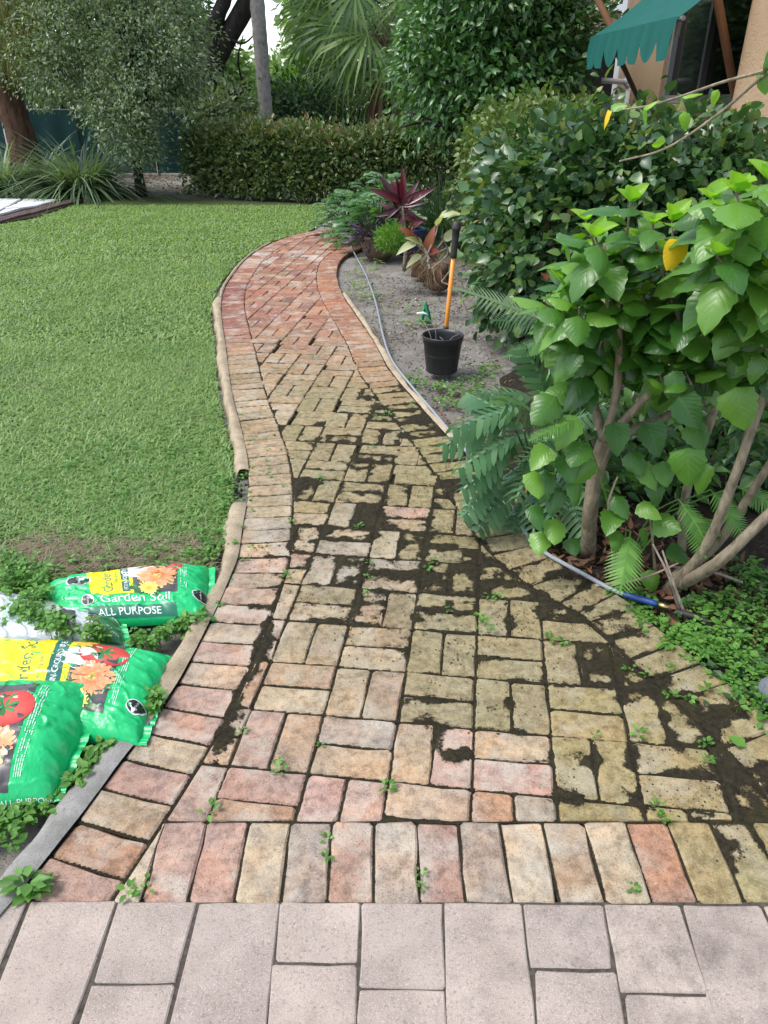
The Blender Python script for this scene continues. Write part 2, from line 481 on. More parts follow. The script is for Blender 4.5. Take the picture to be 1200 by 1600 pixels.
M['light_hedge'] = foliage('fresh_hedge_leaves', [(0, (.045, .085, .020)), (.5, (.085, .140, .032)), (1, (.165, .22, .06))], .42, .45, .25)
M['hib'] = foliage('hibiscus_leaves', [(0, (.020, .075, .014)), (.3, (.042, .135, .018)), (.65, (.085, .215, .025)), (1, (.16, .32, .040))], .34, .5, .28, veins=True, patch=.4)
M['lime'] = foliage('new_hibiscus_leaves', [(0, (.15, .34, .030)), (1, (.27, .46, .05))], .35, .45, .4, veins=True)
M['yellow_leaf'] = foliage('yellow_leaf', [(0, (.70, .42, .01)), (1, (.76, .50, .02))], .5, .3, .3, veins=True)
M['fern'] = foliage('fern_fronds', [(0, (.055, .150, .028)), (.6, (.10, .235, .042)), (1, (.17, .33, .07))], .45, .4, .3)
M['xan'] = foliage('split_leaves', [(0, (.045, .120, .045)), (.5, (.080, .180, .070)), (.8, (.14, .25, .11)), (1, (.22, .32, .10))], .38, .5, .22)
M['teal'] = foliage('bluish_split_leaves', [(0, (.045, .125, .055)), (.5, (.090, .200, .095)), (1, (.18, .31, .16))], .35, .5, .22)
M['ti'] = foliage('maroon_leaves', [(0, (.030, .005, .010)), (.5, (.060, .009, .018)), (.8, (.14, .014, .030)), (1, (.20, .10, .16))], .32, .55, .25)
M['purple'] = foliage('purple_leaves', [(0, (.020, .012, .025)), (.6, (.055, .035, .070)), (1, (.11, .085, .13))], .4, .5, .2)
M['lace'] = foliage('bright_lacy_leaves', [(0, (.06, .16, .022)), (1, (.14, .28, .045))], .5, .4, .35)
M['cream'] = foliage('cream_leaves', [(0, (.30, .32, .16)), (.6, (.42, .44, .26)), (1, (.30, .36, .16))], .5, .4, .25)
M['rust'] = foliage('rust_leaves', [(0, (.10, .022, .016)), (1, (.22, .065, .028))], .5, .4, .2)
M['palm'] = foliage('fan_palm_leaves', [(0, (.032, .080, .022)), (.5, (.080, .155, .036)), (.85, (.18, .265, .068)), (1, (.28, .33, .11))], .42, .45, .3)
M['palm_dry'] = foliage('dry_palm_leaves', [(0, (.075, .05, .03)), (1, (.22, .16, .095))], .7, .3, .2)
M['far'] = foliage('far_tree_leaves', [(0, (.085, .150, .060)), (.5, (.16, .26, .095)), (1, (.28, .38, .15))], .5, .3, .3)
M['far_dark'] = foliage('dark_tree_leaves', [(0, (.018, .050, .020)), (.6, (.040, .090, .032)), (1, (.085, .145, .055))], .45, .4, .2)  # deep green leaf colour of the darker trees, bushes and ground cover
M['needle'] = foliage('weeping_needles', [(0, (.09, .105, .035)), (.6, (.17, .18, .065)), (1, (.26, .24, .09))], .6, .3, .3)

# ================================================================== THE GROUND AND THE PATH
def sheet(name, pts, z, mat, kind='structure'):
    bm = bmesh.new()
    f = bm.faces.new([bm.verts.new((p[0], p[1], z)) for p in pts])
    bmesh.ops.triangulate(bm, faces=[f])
    bmesh.ops.recalc_face_normals(bm, faces=bm.faces)
    for q in bm.faces:
        if q.normal.z < 0: q.normal_flip()
    me = bpy.data.meshes.new(name); bm.to_mesh(me); bm.free()
    me.materials.append(mat)
    return tag(put(name, me), kind=kind)

sheet('ground', [(-120, -20), (120, -20), (120, 240), (-120, 240)], -0.045, M['soil'])

LEFT_PX = [(-30, 1463), (42, 1382), (83, 1325), (137, 1261), (169, 1215), (203, 1171), (235, 1127), (283, 1060), (297, 1027), (315, 997), (327, 970),
           (343, 940), (353, 913), (360, 897), (370, 877), (374, 847), (378, 820), (383, 795), (387, 769), (388, 743), (383, 705), (375, 670),
           (367, 641), (360, 608), (355, 571), (350, 531), (346, 505), (344, 478), (350, 451), (363, 430), (383, 406), (408, 388), (441, 373), (487, 361), (545, 354), (620, 350)]
RIGHT_PX = [(1420, 1400), (1300, 1210), (1196, 1116), (1123, 1053), (1043, 992), (1004, 957), (970, 926), (905, 900), (868, 873), (824, 838), (775, 772), (718, 703),
            (684, 664), (646, 622), (609, 577), (590, 542), (573, 515), (555, 489), (537, 462), (528, 438), (527, 422), (533, 405), (552, 392), (590, 380), (640, 372)]

def smooth_line(px, it=2):
    p = curve([G(x, y)[:2] for x, y in px], 400)
    p = resample(p, .03)
    for _ in range(it * 4):
        p[1:-1] = .25 * p[:-2] + .5 * p[1:-1] + .25 * p[2:]
    return p

LO = smooth_line(LEFT_PX); RO = smooth_line(RIGHT_PX)

def normals2(p):
    t = np.gradient(p, axis=0); t /= np.linalg.norm(t, axis=1)[:, None]
    return np.stack([t[:, 1], -t[:, 0]], 1)   # right of travel

def offset(p, d):
    q = p + normals2(p) * d
    for _ in range(6): q[1:-1] = .25 * q[:-2] + .5 * q[1:-1] + .25 * q[2:]
    return q

BL = 0.200      # brick length
LI = offset(LO, BL); RI = offset(RO, -BL)

def nearest(curv, nrm, c):
    d = np.linalg.norm(curv - c, axis=1); i = int(d.argmin())
    return curv[i], nrm[i], float(np.dot(c - curv[i], nrm[i]))
LIN, RIN = normals2(LI), normals2(RI)
LON, RON = normals2(LO), normals2(RO)

def clip(poly, p0, n):
    """keep the side where (p-p0).n >= 0"""
    out = []
    for i in range(len(poly)):
        a, b = poly[i], poly[(i + 1) % len(poly)]
        da, db = np.dot(a - p0, n), np.dot(b - p0, n)
        if da >= 0: out.append(a)
        if da * db < 0: out.append(a + (b - a) * da / (da - db))
    return out

def area(poly):
    p = np.asarray(poly); x, y = p[:, 0], p[:, 1]
    return .5 * float(np.sum(x * np.roll(y, -1) - np.roll(x, -1) * y))

def ccw(poly): return poly if area(poly) > 0 else poly[::-1]

def shrink(poly, d):
    poly = ccw([np.asarray(p) for p in poly]); out = list(poly)
    for i in range(len(poly)):
        a, b = poly[i], poly[(i + 1) % len(poly)]
        e = b - a; L = np.linalg.norm(e)
        if L < 1e-6: continue
        n = np.array([-e[1], e[0]]) / L
        out = clip(out, a + n * d, n)
        if len(out) < 3: return []
    return out

def worn(poly, ch=.0065, jit=.0017, rng=random):
    """Chamfer the corners, break the long edges, wobble the outline."""
    out = []; n = len(poly)
    for i in range(n):
        a, b, c = poly[i - 1], poly[i], poly[(i + 1) % n]
        la, lc = np.linalg.norm(a - b), np.linalg.norm(c - b)
        if la < .012 or lc < .012: out.append(b); continue
        k = ch * rng.uniform(.5, 1.5)
        out.append(b + (a - b) * min(.35, k / la)); out.append(b + (c - b) * min(.35, k / lc))
        if lc > .13: out += [b + (c - b) * rng.uniform(.27, .4), b + (c - b) * rng.uniform(.58, .75)]
    return [p + np.array([rng.gauss(0, jit), rng.gauss(0, jit)]) for p in out]

def brick_geo(poly, top=0.0, skirt=.034, bev=.0058, tilt=(0, 0), rng=random):
    p = np.asarray(poly); c = p.mean(0); n = len(p)
    d = p - c; L = np.linalg.norm(d, axis=1)[:, None] + 1e-9
    inn = c + d * (1 - np.minimum(.35, bev * 1.25 / L))
    def z(q, z0): return z0 + (q - c) @ np.array(tilt)
    v = np.vstack([np.c_[inn, z(inn, top)], np.c_[p, z(p, top - bev * rng.uniform(.7, 1.2))], np.c_[p, np.full(n, top - skirt)]])
    f = [list(range(n))]
    for r in range(2):
        f += [[r*n+i, (r+1)*n+i, (r+1)*n+(i+1) % n, r*n+(i+1) % n] for i in range(n)]
    return v, f

ALLB = []     # every brick of the path: polygon, kind

# borders: bricks laid across the edge, stepping along the curves
def border(outer, inner, nout, w=.0985):
    d = np.r_[0, np.cumsum(np.linalg.norm(np.diff(outer, axis=0), axis=1))]
    m = int(d[-1] / w)
    s = np.linspace(0, d[-1], m + 1)
    po = np.stack([np.interp(s, d, outer[:, k]) for k in (0, 1)], 1)
    pi = np.stack([np.interp(s, d, inner[:, k]) for k in (0, 1)], 1)
    return [[po[i], pi[i], pi[i+1], po[i+1]] for i in range(m)]

SOLD0, SOLD1 = G(600, 1411)[1], G(600, 1283)[1]
for q in border(LO, LI, 1): ALLB.append((q, 'left'))
for q in border(RO, RI, -1): ALLB.append((q, 'right'))
ALLB = [([np.asarray(p) for p in q], k) for q, k in ALLB]
# the borders stop at the driveway
tmp = []
for q, k in ALLB:
    q = clip(q, np.array([0, SOLD0]), np.array([0, 1.]))
    if len(q) >= 3 and abs(area(q)) > .004: tmp.append((q, k))
ALLB = tmp
# soldier course along the driveway
x = G(365, 1411)[0] - 4 * .0995
k = 0
while x < 1.35:
    q = [np.array(p) for p in ((x, SOLD0), (x + .0995, SOLD0), (x + .0995, SOLD1), (x, SOLD1))]
    c = np.mean(q, 0)
    p0, n0, s0 = nearest(LI, LIN, c); q = clip(q, p0, n0)
    if len(q) >= 3:
        p0, n0, s0 = nearest(RI, RIN, c); q = clip(q, p0, -n0)
    if len(q) >= 3 and abs(area(q)) > .0022: ALLB.append((q, 'soldier'))
    x += .0995
# basket weave in between, its grid a little askew to the driveway
U = np.array([0.2065, -0.0250]); V = np.array([0.0270, 0.2045])
O = G(622, 1127)[:2]
for i in range(-14, 12):
    for j in range(-6, 46):
        o = O + (i) * U + (j) * V
        if o[1] > 9.8: continue
        vertical = (i + j) % 2 != 0
        for h in (0, 1):
            if vertical: q = [o + U*h*.5, o + U*(h+1)*.5, o + U*(h+1)*.5 + V, o + U*h*.5 + V]
            else: q = [o + V*h*.5, o + U + V*h*.5, o + U + V*(h+1)*.5, o + V*(h+1)*.5]
            full = abs(area(q)); c = np.mean(q, 0)
            if c[1] < SOLD1 - .2: continue
            q = clip(q, np.array([0, SOLD1]), np.array([0, 1.]))
            if len(q) < 3: continue
            p0, n0, s0 = nearest(LI, LIN, np.mean(q, 0))
            if s0 < -.2: continue
            q = clip(q, p0, n0)
            if len(q) < 3: continue
            p0, n0, s0 = nearest(RI, RIN, np.mean(q, 0))
            if s0 > .2: continue
            q = clip(q, p0, -n0)
            if len(q) < 3 or abs(area(q)) < .11 * full: continue
            ALLB.append((q, 'weave' if abs(area(q)) > .93 * full else 'cut'))

def img_of(p):
    X, Y = p[0], p[1]
    zc = Y * CP + EYE * SP; yc = EYE * CP - Y * SP
    return 600 + FPX * X / zc, 800 + FPX * yc / zc

# patches of dark crust: (pixel x, pixel y, radius in pixels across, amount)
MOSS = [(640, 625, 45, .40), (690, 640, 60, .62), (720, 690, 50, .5), (510, 850, 50, .62), (475, 885, 40, .55), (590, 830, 50, .52), (560, 800, 50, .4), (680, 815, 60, .5), (640, 760, 55, .36), (700, 750, 60, .42),
        (560, 940, 45, .45), (640, 900, 60, .42), (700, 960, 45, .5), (770, 880, 50, .5), (720, 1020, 40, .55), (620, 1010, 30, .45), (372, 1108, 20, .95), (360, 1140, 18, .95), (392, 1060, 18, .8), (345, 1170, 14, .9), (418, 985, 18, .6), (400, 1030, 14, .6),
        (718, 1180, 18, .85), (790, 965, 40, .5), (905, 1185, 34, .85), (890, 1235, 30, .75), (1075, 1120, 60, .50), (1150, 1200, 60, .45), (1010, 1085, 40, .5), (1150, 1320, 50, .5), (1110, 1250, 60, .5),
        (930, 985, 60, .42), (880, 905, 50, .6), (980, 1040, 60, .45), (1000, 1180, 30, .45), (350, 980, 18, .5), (430, 880, 40, .38), (760, 1000, 30, .55), (560, 640, 45, .30), (1010, 1250, 40, .45), (500, 700, 60, .28),
        (560, 1040, 60, .30), (480, 760, 40, .25), (335, 985, 24, .45), (760, 800, 40, .5), (840, 950, 40, .42), (800, 1100, 60, .30), (700, 1090, 60, .34), (390, 950, 24, .40), (390, 1400, 12, .6), (860, 1060, 40, .32), (600, 700, 80, .26), (450, 930, 50, .36), (520, 980, 50, .34)]

WIDE = [(600, 860, 250, 230, .225), (650, 670, 170, 110, .20), (960, 1040, 190, 150, .21), (1120, 1230, 130, 150, .26), (800, 1120, 230, 130, .16), (820, 930, 200, 110, .2)]
STRIP = [(420, 985), (400, 1040), (384, 1075), (368, 1115), (352, 1150), (338, 1180)]
def moss_density(px, py):
    m = np.zeros_like(px, float)
    for x, y, rx, ry, a in WIDE: m = np.maximum(m, a * np.exp(-(((px - x) / rx) ** 2 + ((py - y) / ry) ** 2) ** 1.5))
    b = np.zeros_like(px, float)
    for x, y, r, a in MOSS:
        if (x < 425 and 960 < y < 1180) or y > 1390: continue
        b = np.maximum(b, a * np.exp(-(((px - x) / (r * 1.15)) ** 2 + ((py - y) / (r * .75)) ** 2)))
    m = m + .55 * b
    for (x0, y0), (x1, y1) in zip(STRIP[:-1], STRIP[1:]):
        t_ = np.clip(((px - x0) * (x1 - x0) + (py - y0) * (y1 - y0)) / ((x1 - x0) ** 2 + (y1 - y0) ** 2), 0, 1)
        d = np.hypot(px - x0 - t_ * (x1 - x0), (py - y0 - t_ * (y1 - y0)) * .6)
        m = np.maximum(m, .50 * np.exp(-(d / 15) ** 2))
    return m

def mixc(a, b, t): return tuple(a[i] * (1 - t) + b[i] * t for i in range(3))
PINK, TAN, RED, ORANGE, OLIVE, GREYB, YELLOW, BUFF = (.310, .222, .186), (.300, .240, .175), (.190, .102, .080), (.285, .182, .130), (.190, .168, .112), (.275, .240, .206), (.245, .205, .080), (.335, .282, .215)

def brick_colour(c, kind, rng):
    """Each brick's own colour: pinkish near the drive, olive tan in the damp middle, red far off."""
    px, py = img_of(c); alg = 0.0
    near_ = rng.choices([PINK, TAN, BUFF, ORANGE, GREYB], [5, 4, 3, 1, 1.2])[0]
    mid_ = rng.choices([TAN, BUFF, GREYB, PINK, OLIVE], [4, 2.5, 2, 1.4, 1.5])[0]
    farc = rng.choices([(.255, .130, .095), (.23, .12, .09), (.28, .165, .115), (.205, .11, .09), (.27, .19, .14)], [3, 2.5, 2, 1.5, 1])[0]
    if py > 1120: base = near_; alg = .10
    elif py > 800: base = mixc(mid_, near_, min(1, max(0, (py - 900) / 220)) if px > 440 else .75); alg = .5 if px > 440 else .15
    elif py > 600: base = mixc((.285, .228, .150), mid_, .45); alg = .8 if px > 450 else .42
    else: base = mixc(mixc((.285, .215, .140), mid_, .3), farc, min(1, max(0, (610 - py) / 130))); alg = .6 * min(1, max(0, (py - 480) / 120))
    if kind == 'right':
        if 410 < py < 640: base = mixc(base, (.31, .165, .10), .5)
        elif 640 <= py < 760: base = mixc(base, YELLOW, .7); alg = .9
    if kind == 'left' and 440 < py < 530: base = mixc(base, (.19, .085, .075), .6)
    if px > 640 and 600 < py < 1120: alg = max(alg, .85); base = mixc(base, YELLOW, .18)
    if py > 1040 and px > (1050 if kind == 'soldier' else 860): base = mixc(base, YELLOW, .7); alg = .6
    if 390 < py < 414 and (372 < px < 428 or 450 < px < 505) and rng.random() < .6: base = mixc(base, (.40, .38, .36), rng.uniform(.35, .8))
    s = rng.uniform(.88, 1.12)
    return tuple(min(.6, v * s * rng.uniform(.97, 1.03)) for v in base), alg

rb = random.Random(5)
path = tag(empty('path', (0, 0, 0)), kind='structure')
info = []
for q, kind in ALLB:
    c = np.mean(q, 0)
    px, py = img_of(c)
    inframe = -60 < px < 1260 and py < 1650
    j = .0020 if c[1] < 3 else .0022
    s = shrink(q, j)
    if len(s) < 3 or abs(area(s)) < .0022: continue
    zc = c[1] * CP + EYE * SP
    info.append([s, kind, c, inframe, abs(area(s)) / zc ** 3, rb.gauss(0, .0016), (rb.gauss(0, .010), rb.gauss(0, .010))])
order = sorted(range(len(info)), key=lambda i: -(info[i][4] if info[i][3] else 0))
near = set(order[:298])
shared = {}
fv, ff, fc, n_ = [], [], [], 0
for i, (s, kind, c, inframe, sz, dz, tilt) in enumerate(info):
    col, alg = brick_colour(c, kind, rb)
    if i in near:
        w = worn(s, rng=rb)
        if kind == 'weave' and c[1] > 2.6:          # whole bricks further off share a few meshes
            e = s[1] - s[0] if np.linalg.norm(s[1] - s[0]) > np.linalg.norm(s[2] - s[1]) else s[2] - s[1]
            key = (rb.randrange(6), round(math.atan2(e[1], e[0]) % math.pi, 1))
            if key not in shared:
                v, f = brick_geo(np.asarray(w) - c, rng=rb)
                shared[key] = mesh('brick', v, f, M['brick'])
            o = bpy.data.objects.new('brick', shared[key]); COL.objects.link(o)
            o.location = (c[0], c[1], dz); o.rotation_euler = (tilt[0] * .5, tilt[1] * .5, 0)
        else:
            v, f = brick_geo(np.asarray(w) - c, tilt=tilt, rng=rb)
            o = bpy.data.objects.new('brick', mesh('brick', v, f, M['brick'])); COL.objects.link(o)
            o.location = (c[0], c[1], dz)
        o.color = (*col, alg)
        o.parent = path
    else:
        v, f = brick_geo(np.asarray(worn(s, rng=rb)), top=dz, tilt=tilt, rng=rb)
        fv.append(v); ff += [[a + n_ for a in g] for g in f]; n_ += len(v); fc += [(*col, alg)] * len(v)
o = put('small_bricks', mesh('small_bricks', np.vstack(fv), ff, M['brick_far'], col=np.array(fc)), path); o['kind'] = 'stuff'

# joint soil: one sheet of dirt that fills the joints and rises over the bricks in crusty patches
def crust(name, x0, x1, y0, y1, st, lim):
    """Soil in the joints, and the thin film of it that creeps over the bricks."""
    xs = np.arange(x0, x1, st); ys = np.arange(y0, y1, st)
    X, Y = np.meshgrid(xs, ys)
    D = np.full(X.shape, -.02); BO = np.zeros(X.shape); TOP = np.full(X.shape, -.0105)
    rr = random.Random(3)
    for s, kind, c, inf, sz, dz, tl in info:
        off = rr.gauss(0, .17)
        p = np.asarray(ccw(s)); lo, hi = p.min(0), p.max(0)
        i0, i1 = np.searchsorted(xs, lo[0]), np.searchsorted(xs, hi[0])
        j0, j1 = np.searchsorted(ys, lo[1]), np.searchsorted(ys, hi[1])
        if i1 <= i0 or j1 <= j0: continue
        a, b = X[j0:j1, i0:i1], Y[j0:j1, i0:i1]
        d = np.full(a.shape, 9.)
        for k in range(len(p)):
            e = p[(k+1) % len(p)] - p[k]; L = np.linalg.norm(e)
            if L < 1e-6: continue
            d = np.minimum(d, (-(a - p[k][0]) * e[1] + (b - p[k][1]) * e[0]) / L)
        ins = d > 0
        D[j0:j1, i0:i1][ins] = d[ins]; BO[j0:j1, i0:i1][ins] = off
        zt_ = dz + (a - c[0]) * tl[0] + (b - c[1]) * tl[1] - .0055 * np.clip(1 - d / .009, 0, 1)
        TOP[j0:j1, i0:i1][ins] = zt_[ins]
    zc = Y * CP + EYE * SP
    px = 600 + FPX * X / zc; py = 800 + FPX * (EYE * CP - Y * SP) / zc
    dens = moss_density(px, py)
    n = .55 * fbm(X, Y, 9, 3, VN1) + .45 * fbm(X, Y, 32, 3, VN2)
    m = dens + (n - .5) * 1.15 + BO * np.clip(dens * 2.5, 0, .9) + .42 * np.exp(-np.clip(D, 0, 1) / .014) * np.clip(.16 + dens * 2.6, 0, 1)
    A = np.clip(.5 + (m - .545) / .40, 0, 1)
    A = np.where(D <= 0, np.maximum(A, .98), np.maximum(A, .62 * np.exp(-np.clip(D, 0, 1) / .0035)))
    h = np.clip((m - .545) / .14, 0, 1)
    Z = np.where(D > 0, TOP + .0012 + .003 * h * (.5 + fbm(X, Y, 90, 2, VN2)), -.0052 + .0022 * fbm(X, Y, 60, 2, VN3) + .006 * h)
    keep = lim(X, Y)
    q = keep[:-1, :-1] & keep[1:, :-1] & keep[:-1, 1:] & keep[1:, 1:]
    low = A < .03
    q &= ~(low[:-1, :-1] & low[1:, :-1] & low[:-1, 1:] & low[1:, 1:])
    J, I = np.nonzero(q)
    W_ = X.shape[1]
    F = np.stack([J*W_+I, J*W_+I+1, (J+1)*W_+I+1, (J+1)*W_+I], 1)
    used, inv = np.unique(F, return_inverse=True)
    vv = np.stack([X.ravel(), Y.ravel(), Z.ravel()], 1)[used]
    al = A.ravel()[used]
    o = put(name, mesh(name, vv, inv.reshape(F.shape).astype(np.int32), M['film'], True, None, np.stack([al, al, al], 1)), path)
    o['kind'] = 'stuff'

def crumbs(name, n):
    r_ = np.random.default_rng(12)
    x = r_.uniform(-.7, 1.2, n); y = r_.uniform(SOLD0, 3.4, n)
    zc = y * CP + EYE * SP
    k = (r_.random(n) < 2.6 * np.maximum(0, moss_density(600 + FPX * x / zc, 800 + FPX * (EYE * CP - y * SP) / zc) - .17) * 2 * fbm(x, y, 9, 3, VN1)) & in_path(x, y)
    x, y = x[k], y[k]; m = len(x); s_ = .0045 * r_.uniform(.3, 1.5, m)
    T = np.array([(1, 0, 0), (-.5, .87, 0), (-.5, -.87, 0), (0, 0, 1.1)], float) * .6
    a = r_.uniform(0, 6.28, m); c_, s2 = np.cos(a), np.sin(a)
    V = np.stack([x[:, None] + s_[:, None] * (T[:, 0] * c_[:, None] - T[:, 1] * s2[:, None]), y[:, None] + s_[:, None] * (T[:, 0] * s2[:, None] + T[:, 1] * c_[:, None]), .0012 + s_[:, None] * T[:, 2] * r_.uniform(.5, 1, m)[:, None]], 2)
    F = np.array([(0, 1, 3), (1, 2, 3), (2, 0, 3)])[None] + (np.arange(m) * 4)[:, None, None]
    o = put(name, mesh(name, V.reshape(-1, 3), F.reshape(-1, 3).astype(np.int32), M['crust']), path); o['kind'] = 'stuff'

def x_at(curv, y):
    k = np.argsort(curv[:, 1]); return np.interp(y, curv[k, 1], curv[k, 0])
LOf = LO[:np.argmax(LO[:, 1]) + 1] if np.argmax(LO[:, 1]) > 50 else LO
def in_path(X, Y):
    return (X > x_at(LOf, Y) + .004) & (X < np.where(Y < 6.6, x_at(RO, Y), 1.0) - .004) & (Y > SOLD0 + .002)
crust('joint_soil', -.80, 1.35, SOLD0, 2.2, .0042, in_path)
crust('joint_soil', -.85, .95, 2.1958, 3.2, .006, in_path)
crust('joint_soil', -1.1, .6, 3.1958, 5.4, .010, in_path)
crumbs('soil_crumbs', 24000)
bedp = [tuple(p) for p in LO[::6]] + [tuple(p) for p in RO[::-6]]
o = sheet('path_bed', bedp, -.0135, M['crust']); o.parent = path; del o['kind']

# mortar haunching along the edges
def haunch(name, outer, nrm, side, a0, a1, wfun, mat, top=.004):
    d = np.r_[0, np.cumsum(np.linalg.norm(np.diff(outer, axis=0), axis=1))]
    rows, V, F = 7, [], []
    ii = [i for i in range(len(outer)) if a0 <= i <= a1]
    for i in ii:
        w = wfun(i) * (.45 + 1.1 * float(fbm(outer[i][0], outer[i][1], 5, 3)))
        for k in range(rows):
            s = k / (rows - 1)
            p = outer[i] + side * nrm[i] * (-.005 + (w + .005) * s)
            z = top - .0015 + .010 * float(fbm(p[0], p[1], 11, 3, VN2)) + .010 * math.sin(math.pi * min(1, s * 1.15)) - (.055 * max(0, (s - .72) / .28) ** 1.5)
            V.append((p[0], p[1], z))
    m = len(ii)
    F = [[a*rows+b, a*rows+b+1, (a+1)*rows+b+1, (a+1)*rows+b] for a in range(m-1) for b in range(rows-1)]
    if side < 0: pass
    else: F = [f[::-1] for f in F]
    return put(name, mesh(name, V, [f[::-1] for f in F], mat, True), path)

def idx_px(curv, px, py): return int(np.linalg.norm(curv - G(px, py)[:2], axis=1).argmin())
iA, iB, iC, iD, iE = idx_px(LO, 235, 1127), idx_px(LO, 388, 735), idx_px(LO, 384, 790), idx_px(LO, 344, 478), idx_px(LO, 408, 388)
haunch('concrete_edge', LO, LON, -1, 0, iA, lambda i: .080, M['concrete'])
haunch('mortar_edge', LO, LON, -1, iA, iC, lambda i: .074, M['mortar'])
haunch('mortar_edge', LO, LON, -1, iB, iD + 10, lambda i: .060, M['mortar'])
haunch('mortar_edge', LO, LON, -1, iD + 10, iE + 12, lambda i: .030, M['mortar'])
iF, iG, iH = idx_px(RO, 723, 703), idx_px(RO, 535, 460), idx_px(RO, 1196, 1116)
haunch('mortar_edge', RO, RON, 1, iF, iG, lambda i: .045, M['mortar'])

# ---------------------------------------------------------------- driveway of tumbled pavers
drive = tag(empty('driveway', (0, 0, 0)), kind='structure')
def gp(*a): return [np.array(G(x, y)[:2]) for x, y in a]
PV = [[(-110, 1407), (42, 1408), (-60, 1640), (-230, 1640)], [(48, 1408), (180, 1409), (98, 1640), (-42, 1640)],
      [(186, 1409), (305, 1410), (272, 1534), (148, 1533)], [(146, 1539), (270, 1540), (240, 1680), (100, 1680)],
      [(311, 1410), (435, 1410), (412, 1640), (256, 1640)],
      [(440, 1410), (561, 1411), (557, 1503), (430, 1501)], [(428, 1508), (556, 1509), (552, 1700), (412, 1700)],
      [(567, 1411), (690, 1412), (694, 1543), (563, 1541)], [(563, 1548), (694, 1550), (700, 1700), (560, 1700)],
      [(696, 1412), (815, 1413), (842, 1660), (700, 1660)],
      [(820, 1413), (941, 1414), (955, 1511), (830, 1510)], [(838, 1517), (962, 1520), (992, 1690), (846, 1690)],
      [(947, 1414), (1062, 1415), (1104, 1550), (972, 1548)], [(978, 1556), (1108, 1557), (1150, 1700), (1000, 1700)],
      [(1068, 1415), (1188, 1416), (1290, 1640), (1128, 1640)], [(1194, 1416), (1320, 1416), (1430, 1640), (1296, 1640)]]
rp = random.Random(8)
pv_polys = []
for q in PV:
    poly = ccw(gp(*q)); pv_polys.append(poly)
# further rows behind the frame edge, so that the drive goes on
for r_ in range(4):
    for k_ in range(12):
        x0 = -1.15 + k_ * .19 + (r_ % 2) * .07; y1 = .632 - r_ * .185 - (0)
        pv_polys.append([np.array(p) for p in ((x0, y1 - .185), (x0 + .19, y1 - .185), (x0 + .19, y1), (x0, y1))])
for i, poly in enumerate(pv_polys):
    if i >= len(PV):
        c = np.mean(poly, 0)
    pc_ = np.mean(poly, 0)
    poly = [pc_ + (p - pc_) * (1 + (.0036 if i < len(PV) else .002) / max(.05, np.linalg.norm(p - pc_))) for p in poly]
    s = shrink(poly, .0006)
    s = [p for p in s]
    if i < len(PV):
        s = clip(s, np.array([0, .636]), np.array([0, 1.]))
    if len(s) < 3: continue
    c = np.mean(s, 0)
    v, f = brick_geo(np.asarray(worn(s, ch=.004, jit=.0010, rng=rp)) - c, top=0, bev=.0028, tilt=(rp.gauss(0, .006), rp.gauss(0, .006)), rng=rp)
    o = bpy.data.objects.new('paver', mesh('paver', v, f, M['paver'])); COL.objects.link(o)
    o.location = (c[0], c[1], rp.gauss(0, .001)); o.parent = drive
o = sheet('driveway_bed', [(-2.5, -2), (2.5, -2), (2.5, SOLD0 + .004), (-2.5, SOLD0 + .004)], -.0040, M['joint_sand']); o.parent = drive; del o['kind']

# ---------------------------------------------------------------- lawn
far_edge = [G(x, y)[:2] for x, y in [(520, 331), (505, 318), (420, 313), (320, 309), (210, 305), (120, 306), (0, 306), (-200, 306), (-500, 306)]]
iTop = int(np.argmax(LO[:, 1] * (LO[:, 0] < -.5)))
lo_edge = offset(LO, -.075)[idx_px(LO, 340, 960):idx_px(LO, 500, 359)]
lawn_poly = [tuple(p) for p in lo_edge[::4]] + [tuple(p) for p in far_edge] + [(-9, 2.0), (-2.2, 1.6), tuple(G(60, 960)[:2]), tuple(G(280, 930)[:2])]
sheet('lawn', lawn_poly, -.022, M['turf'])

def inside(poly, x, y):
    p = np.asarray(poly); r = np.zeros(len(x), bool); j = len(p) - 1
    for i in range(len(p)):
        a, b = p[i], p[j]
        c = ((a[1] > y) != (b[1] > y))
        with np.errstate(divide='ignore', invalid='ignore'):
            r ^= c & (x < (b[0] - a[0]) * (y - a[1]) / (b[1] - a[1]) + a[0])
        j = i
    return r

# mulch under the shrubs on the right
def ragged(pts, amp=.05, step=.08):
    p = resample(np.array([tuple(q) for q in pts] + [tuple(pts[0])]), step)
    k = np.arange(len(p)); return [tuple(q) for q in (p + np.c_[fbm(k * .37, k * 0 + 3, 1, 3) - .5, fbm(k * .37, k * 0 + 40, 1, 3) - .5] * amp * 4)[:-1]]
sheet('planting_bed', ragged([tuple(G(x, y)[:2]) for x, y in [(1240, 1150), (1043, 986), (1000, 948), (905, 896), (868, 868), (826, 834), (790, 780), (740, 715), (790, 640), (800, 560), (790, 480), (800, 400)]] + [(3.2, 8.2), (3.2, .9)]), -.034, M['mulch'])
# gap of sandy ground by the hedge end, patio
pat = [G(-260, 440)[:2], G(-260, 318)[:2], G(60, 317)[:2], G(92, 316)[:2], G(88, 320)[:2], G(-10, 346)[:2]]

